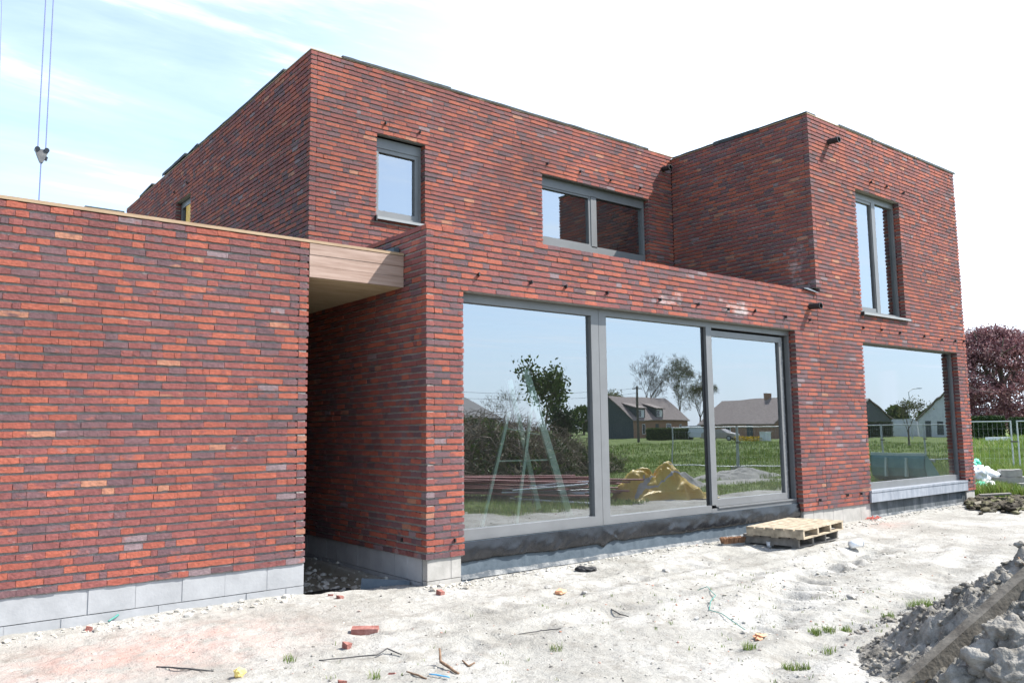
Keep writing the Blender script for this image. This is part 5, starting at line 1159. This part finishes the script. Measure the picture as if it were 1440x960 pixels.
# digger bucket
M['bucket'] = mat('green_bucket_paint', (.11,.24,.235), (.16,.31,.30), 4, .55, .2)
q0, q1 = base(1232, 600, 24.2), base(1308, 600, 22.9); d = (q1-q0); L = d.length; d.normalize(); n = Vector((-d.y, d.x, 0)); n = -n if n.dot(q0) < 0 else n
T = thing('digger_bucket', tuple(q0), 0, 'dark green digger bucket lying in the grass, mirrored in the tower window', 'bucket')
prof = [(-.30,.80),(-.36,.66),(-.38,.40),(-.30,.16),(-.10,.03),(.25,.0),(.55,.06)]
b = MB(); k = len(prof); vs = [q0+n*x+up*z for x, z in prof]+[q1+n*x+up*z for x, z in prof]; vs += [v+n*.03+up*.015 for v in vs]
b.add(vs, [(i, i+1, k+i+1, k+i) for i in range(k-1)]+[(2*k+i, 3*k+i, 3*k+i+1, 2*k+i+1) for i in range(k-1)]+[(0,k,3*k,2*k),(k-1,3*k-1,4*k-1,2*k-1)]); b.build('shell', M['bucket'], T)
b = MB()
for q in (q0, q1-d*.04): v = [q+n*x+up*z for x, z in prof]; b.add(v+[x+d*.04 for x in v], [tuple(range(k-1,-1,-1)), tuple(range(k,2*k))]+[(i, (i+1)%k, k+(i+1)%k, k+i) for i in range(k)])
b.build('side_plate', M['bucket'], T)
b = MB(); b.bar(q0-n*.30+up*.74, q1-n*.30+up*.74, .05, .16); b.build('lip', mat('worn_green', (.40,.52,.48), (.5,.6,.56), 5, .5), T)
for f_ in (.3, .68): q = q0.lerp(q1, f_); b = MB(); b.bar(q-n*.42+up*.15, q-n*.36+up*.68, .05, .12, tuple(n)); b.build('lug', bpy.data.materials['worn_green'], T)

# ------------------------------------------------------------------ daylight
SUN = Vector((1.34, -1.0, 1.86)).normalized()
elev = math.asin(SUN.z); azim = math.atan2(SUN.x, SUN.y)
sd_ = bpy.data.lights.new('sun', 'SUN'); sd_.energy = 4.7; sd_.angle = R(.53); sd_.color = (1, .965, .915)
so = bpy.data.objects.new('sun', sd_); C.objects.link(so); so.rotation_euler = (-SUN).to_track_quat('-Z', 'Y').to_euler(); so.location = SUN*60
w = bpy.data.worlds.new('World'); scene.world = w; w.use_nodes = True; nt = w.node_tree; nt.nodes.clear(); L = nt.links.new
out = nt.nodes.new('ShaderNodeOutputWorld'); bg = nt.nodes.new('ShaderNodeBackground'); bg.inputs['Strength'].default_value = .15
sky = nt.nodes.new('ShaderNodeTexSky'); sky.sky_type = 'NISHITA'; sky.sun_disc = False; sky.sun_elevation = elev; sky.sun_rotation = azim; sky.air_density = 1.0; sky.dust_density = .7; sky.ozone_density = 1.0
tc = nt.nodes.new('ShaderNodeTexCoord'); sx = nt.nodes.new('ShaderNodeSeparateXYZ'); L(tc.outputs['Generated'], sx.inputs[0])
# thin cirrus: project the view direction onto a high flat layer
mxz = N(nt, 'ShaderNodeMath', _operation='MAXIMUM'); mxz.inputs[1].default_value = .06; L(sx.outputs[2], mxz.inputs[0])
dx = N(nt, 'ShaderNodeMath', _operation='DIVIDE'); L(sx.outputs[0], dx.inputs[0]); L(mxz.outputs[0], dx.inputs[1])
dy = N(nt, 'ShaderNodeMath', _operation='DIVIDE'); L(sx.outputs[1], dy.inputs[0]); L(mxz.outputs[0], dy.inputs[1])
cb = nt.nodes.new('ShaderNodeCombineXYZ'); L(dx.outputs[0], cb.inputs[0]); L(dy.outputs[0], cb.inputs[1])
mp = nt.nodes.new('ShaderNodeMapping'); mp.inputs['Rotation'].default_value = (0, 0, R(25)); mp.inputs['Scale'].default_value = (.55, 1.9, 1); mp.inputs['Location'].default_value = (3.1, 1.4, 0); L(cb.outputs[0], mp.inputs[0])
n1 = N(nt, 'ShaderNodeTexNoise', Scale=.75, Detail=9.0, Roughness=.6, Distortion=.6); L(mp.outputs[0], n1.inputs[0])
cr = ramp(nt, [(.38, (.13,.13,.13)), (.54, (.25,.25,.25)), (.70, (.85,.85,.85))]); L(n1.outputs[0], cr.inputs[0])
hz_ = N(nt, 'ShaderNodeMapRange'); hz_.inputs[1].default_value = .02; hz_.inputs[2].default_value = .30; hz_.inputs[3].default_value = 1.2; hz_.inputs[4].default_value = 1.0; L(sx.outputs[2], hz_.inputs[0])
ml = N(nt, 'ShaderNodeMath', _operation='MULTIPLY'); L(cr.outputs[0], ml.inputs[0]); L(hz_.outputs[0], ml.inputs[1])
# the veil of high cloud is thicker toward the east
vd = nt.nodes.new('ShaderNodeVectorMath'); vd.operation = 'DOT_PRODUCT'; vd.inputs[1].default_value = (.9, .43, .15); L(tc.outputs['Generated'], vd.inputs[0])
vr = N(nt, 'ShaderNodeMapRange'); vr.interpolation_type = 'SMOOTHSTEP'; vr.inputs[1].default_value = .72; vr.inputs[2].default_value = 1.0; vr.inputs[4].default_value = .55; L(vd.outputs['Value'], vr.inputs[0])
va = N(nt, 'ShaderNodeMath', _operation='ADD'); va.use_clamp = True; L(ml.outputs[0], va.inputs[0]); L(vr.outputs[0], va.inputs[1])
mx = N(nt, 'ShaderNodeMix', _data_type='RGBA'); mx.inputs[7].default_value = (5.6, 6.3, 7.2, 1); L(va.outputs[0], mx.inputs[0])
hb_ = N(nt, 'ShaderNodeMapRange'); hb_.interpolation_type = 'SMOOTHSTEP'; hb_.inputs[1].default_value = .0; hb_.inputs[2].default_value = .38; hb_.inputs[3].default_value = .72; hb_.inputs[4].default_value = .0; L(sx.outputs[2], hb_.inputs[0])
hm = N(nt, 'ShaderNodeMix', _data_type='RGBA'); hm.inputs[7].default_value = (3.0, 4.3, 6.2, 1); L(hb_.outputs[0], hm.inputs[0]); L(sky.outputs[0], hm.inputs[6]); L(hm.outputs[2], mx.inputs[6])      # summer haze over the horizon
L(mx.outputs[2], bg.inputs[0]); L(bg.outputs[0], out.inputs[0])
vs_ = scene.view_settings; vs_.view_transform = 'Standard'; vs_.look = 'None'; vs_.exposure = 1.08; vs_.gamma = 1; vs_.use_curve_mapping = False
scene.cycles.max_bounces = 8; scene.cycles.transparent_max_bounces = 12; scene.cycles.glossy_bounces = 3; scene.cycles.diffuse_bounces = 3
scene.cycles.caustics_reflective = False; scene.cycles.caustics_refractive = False
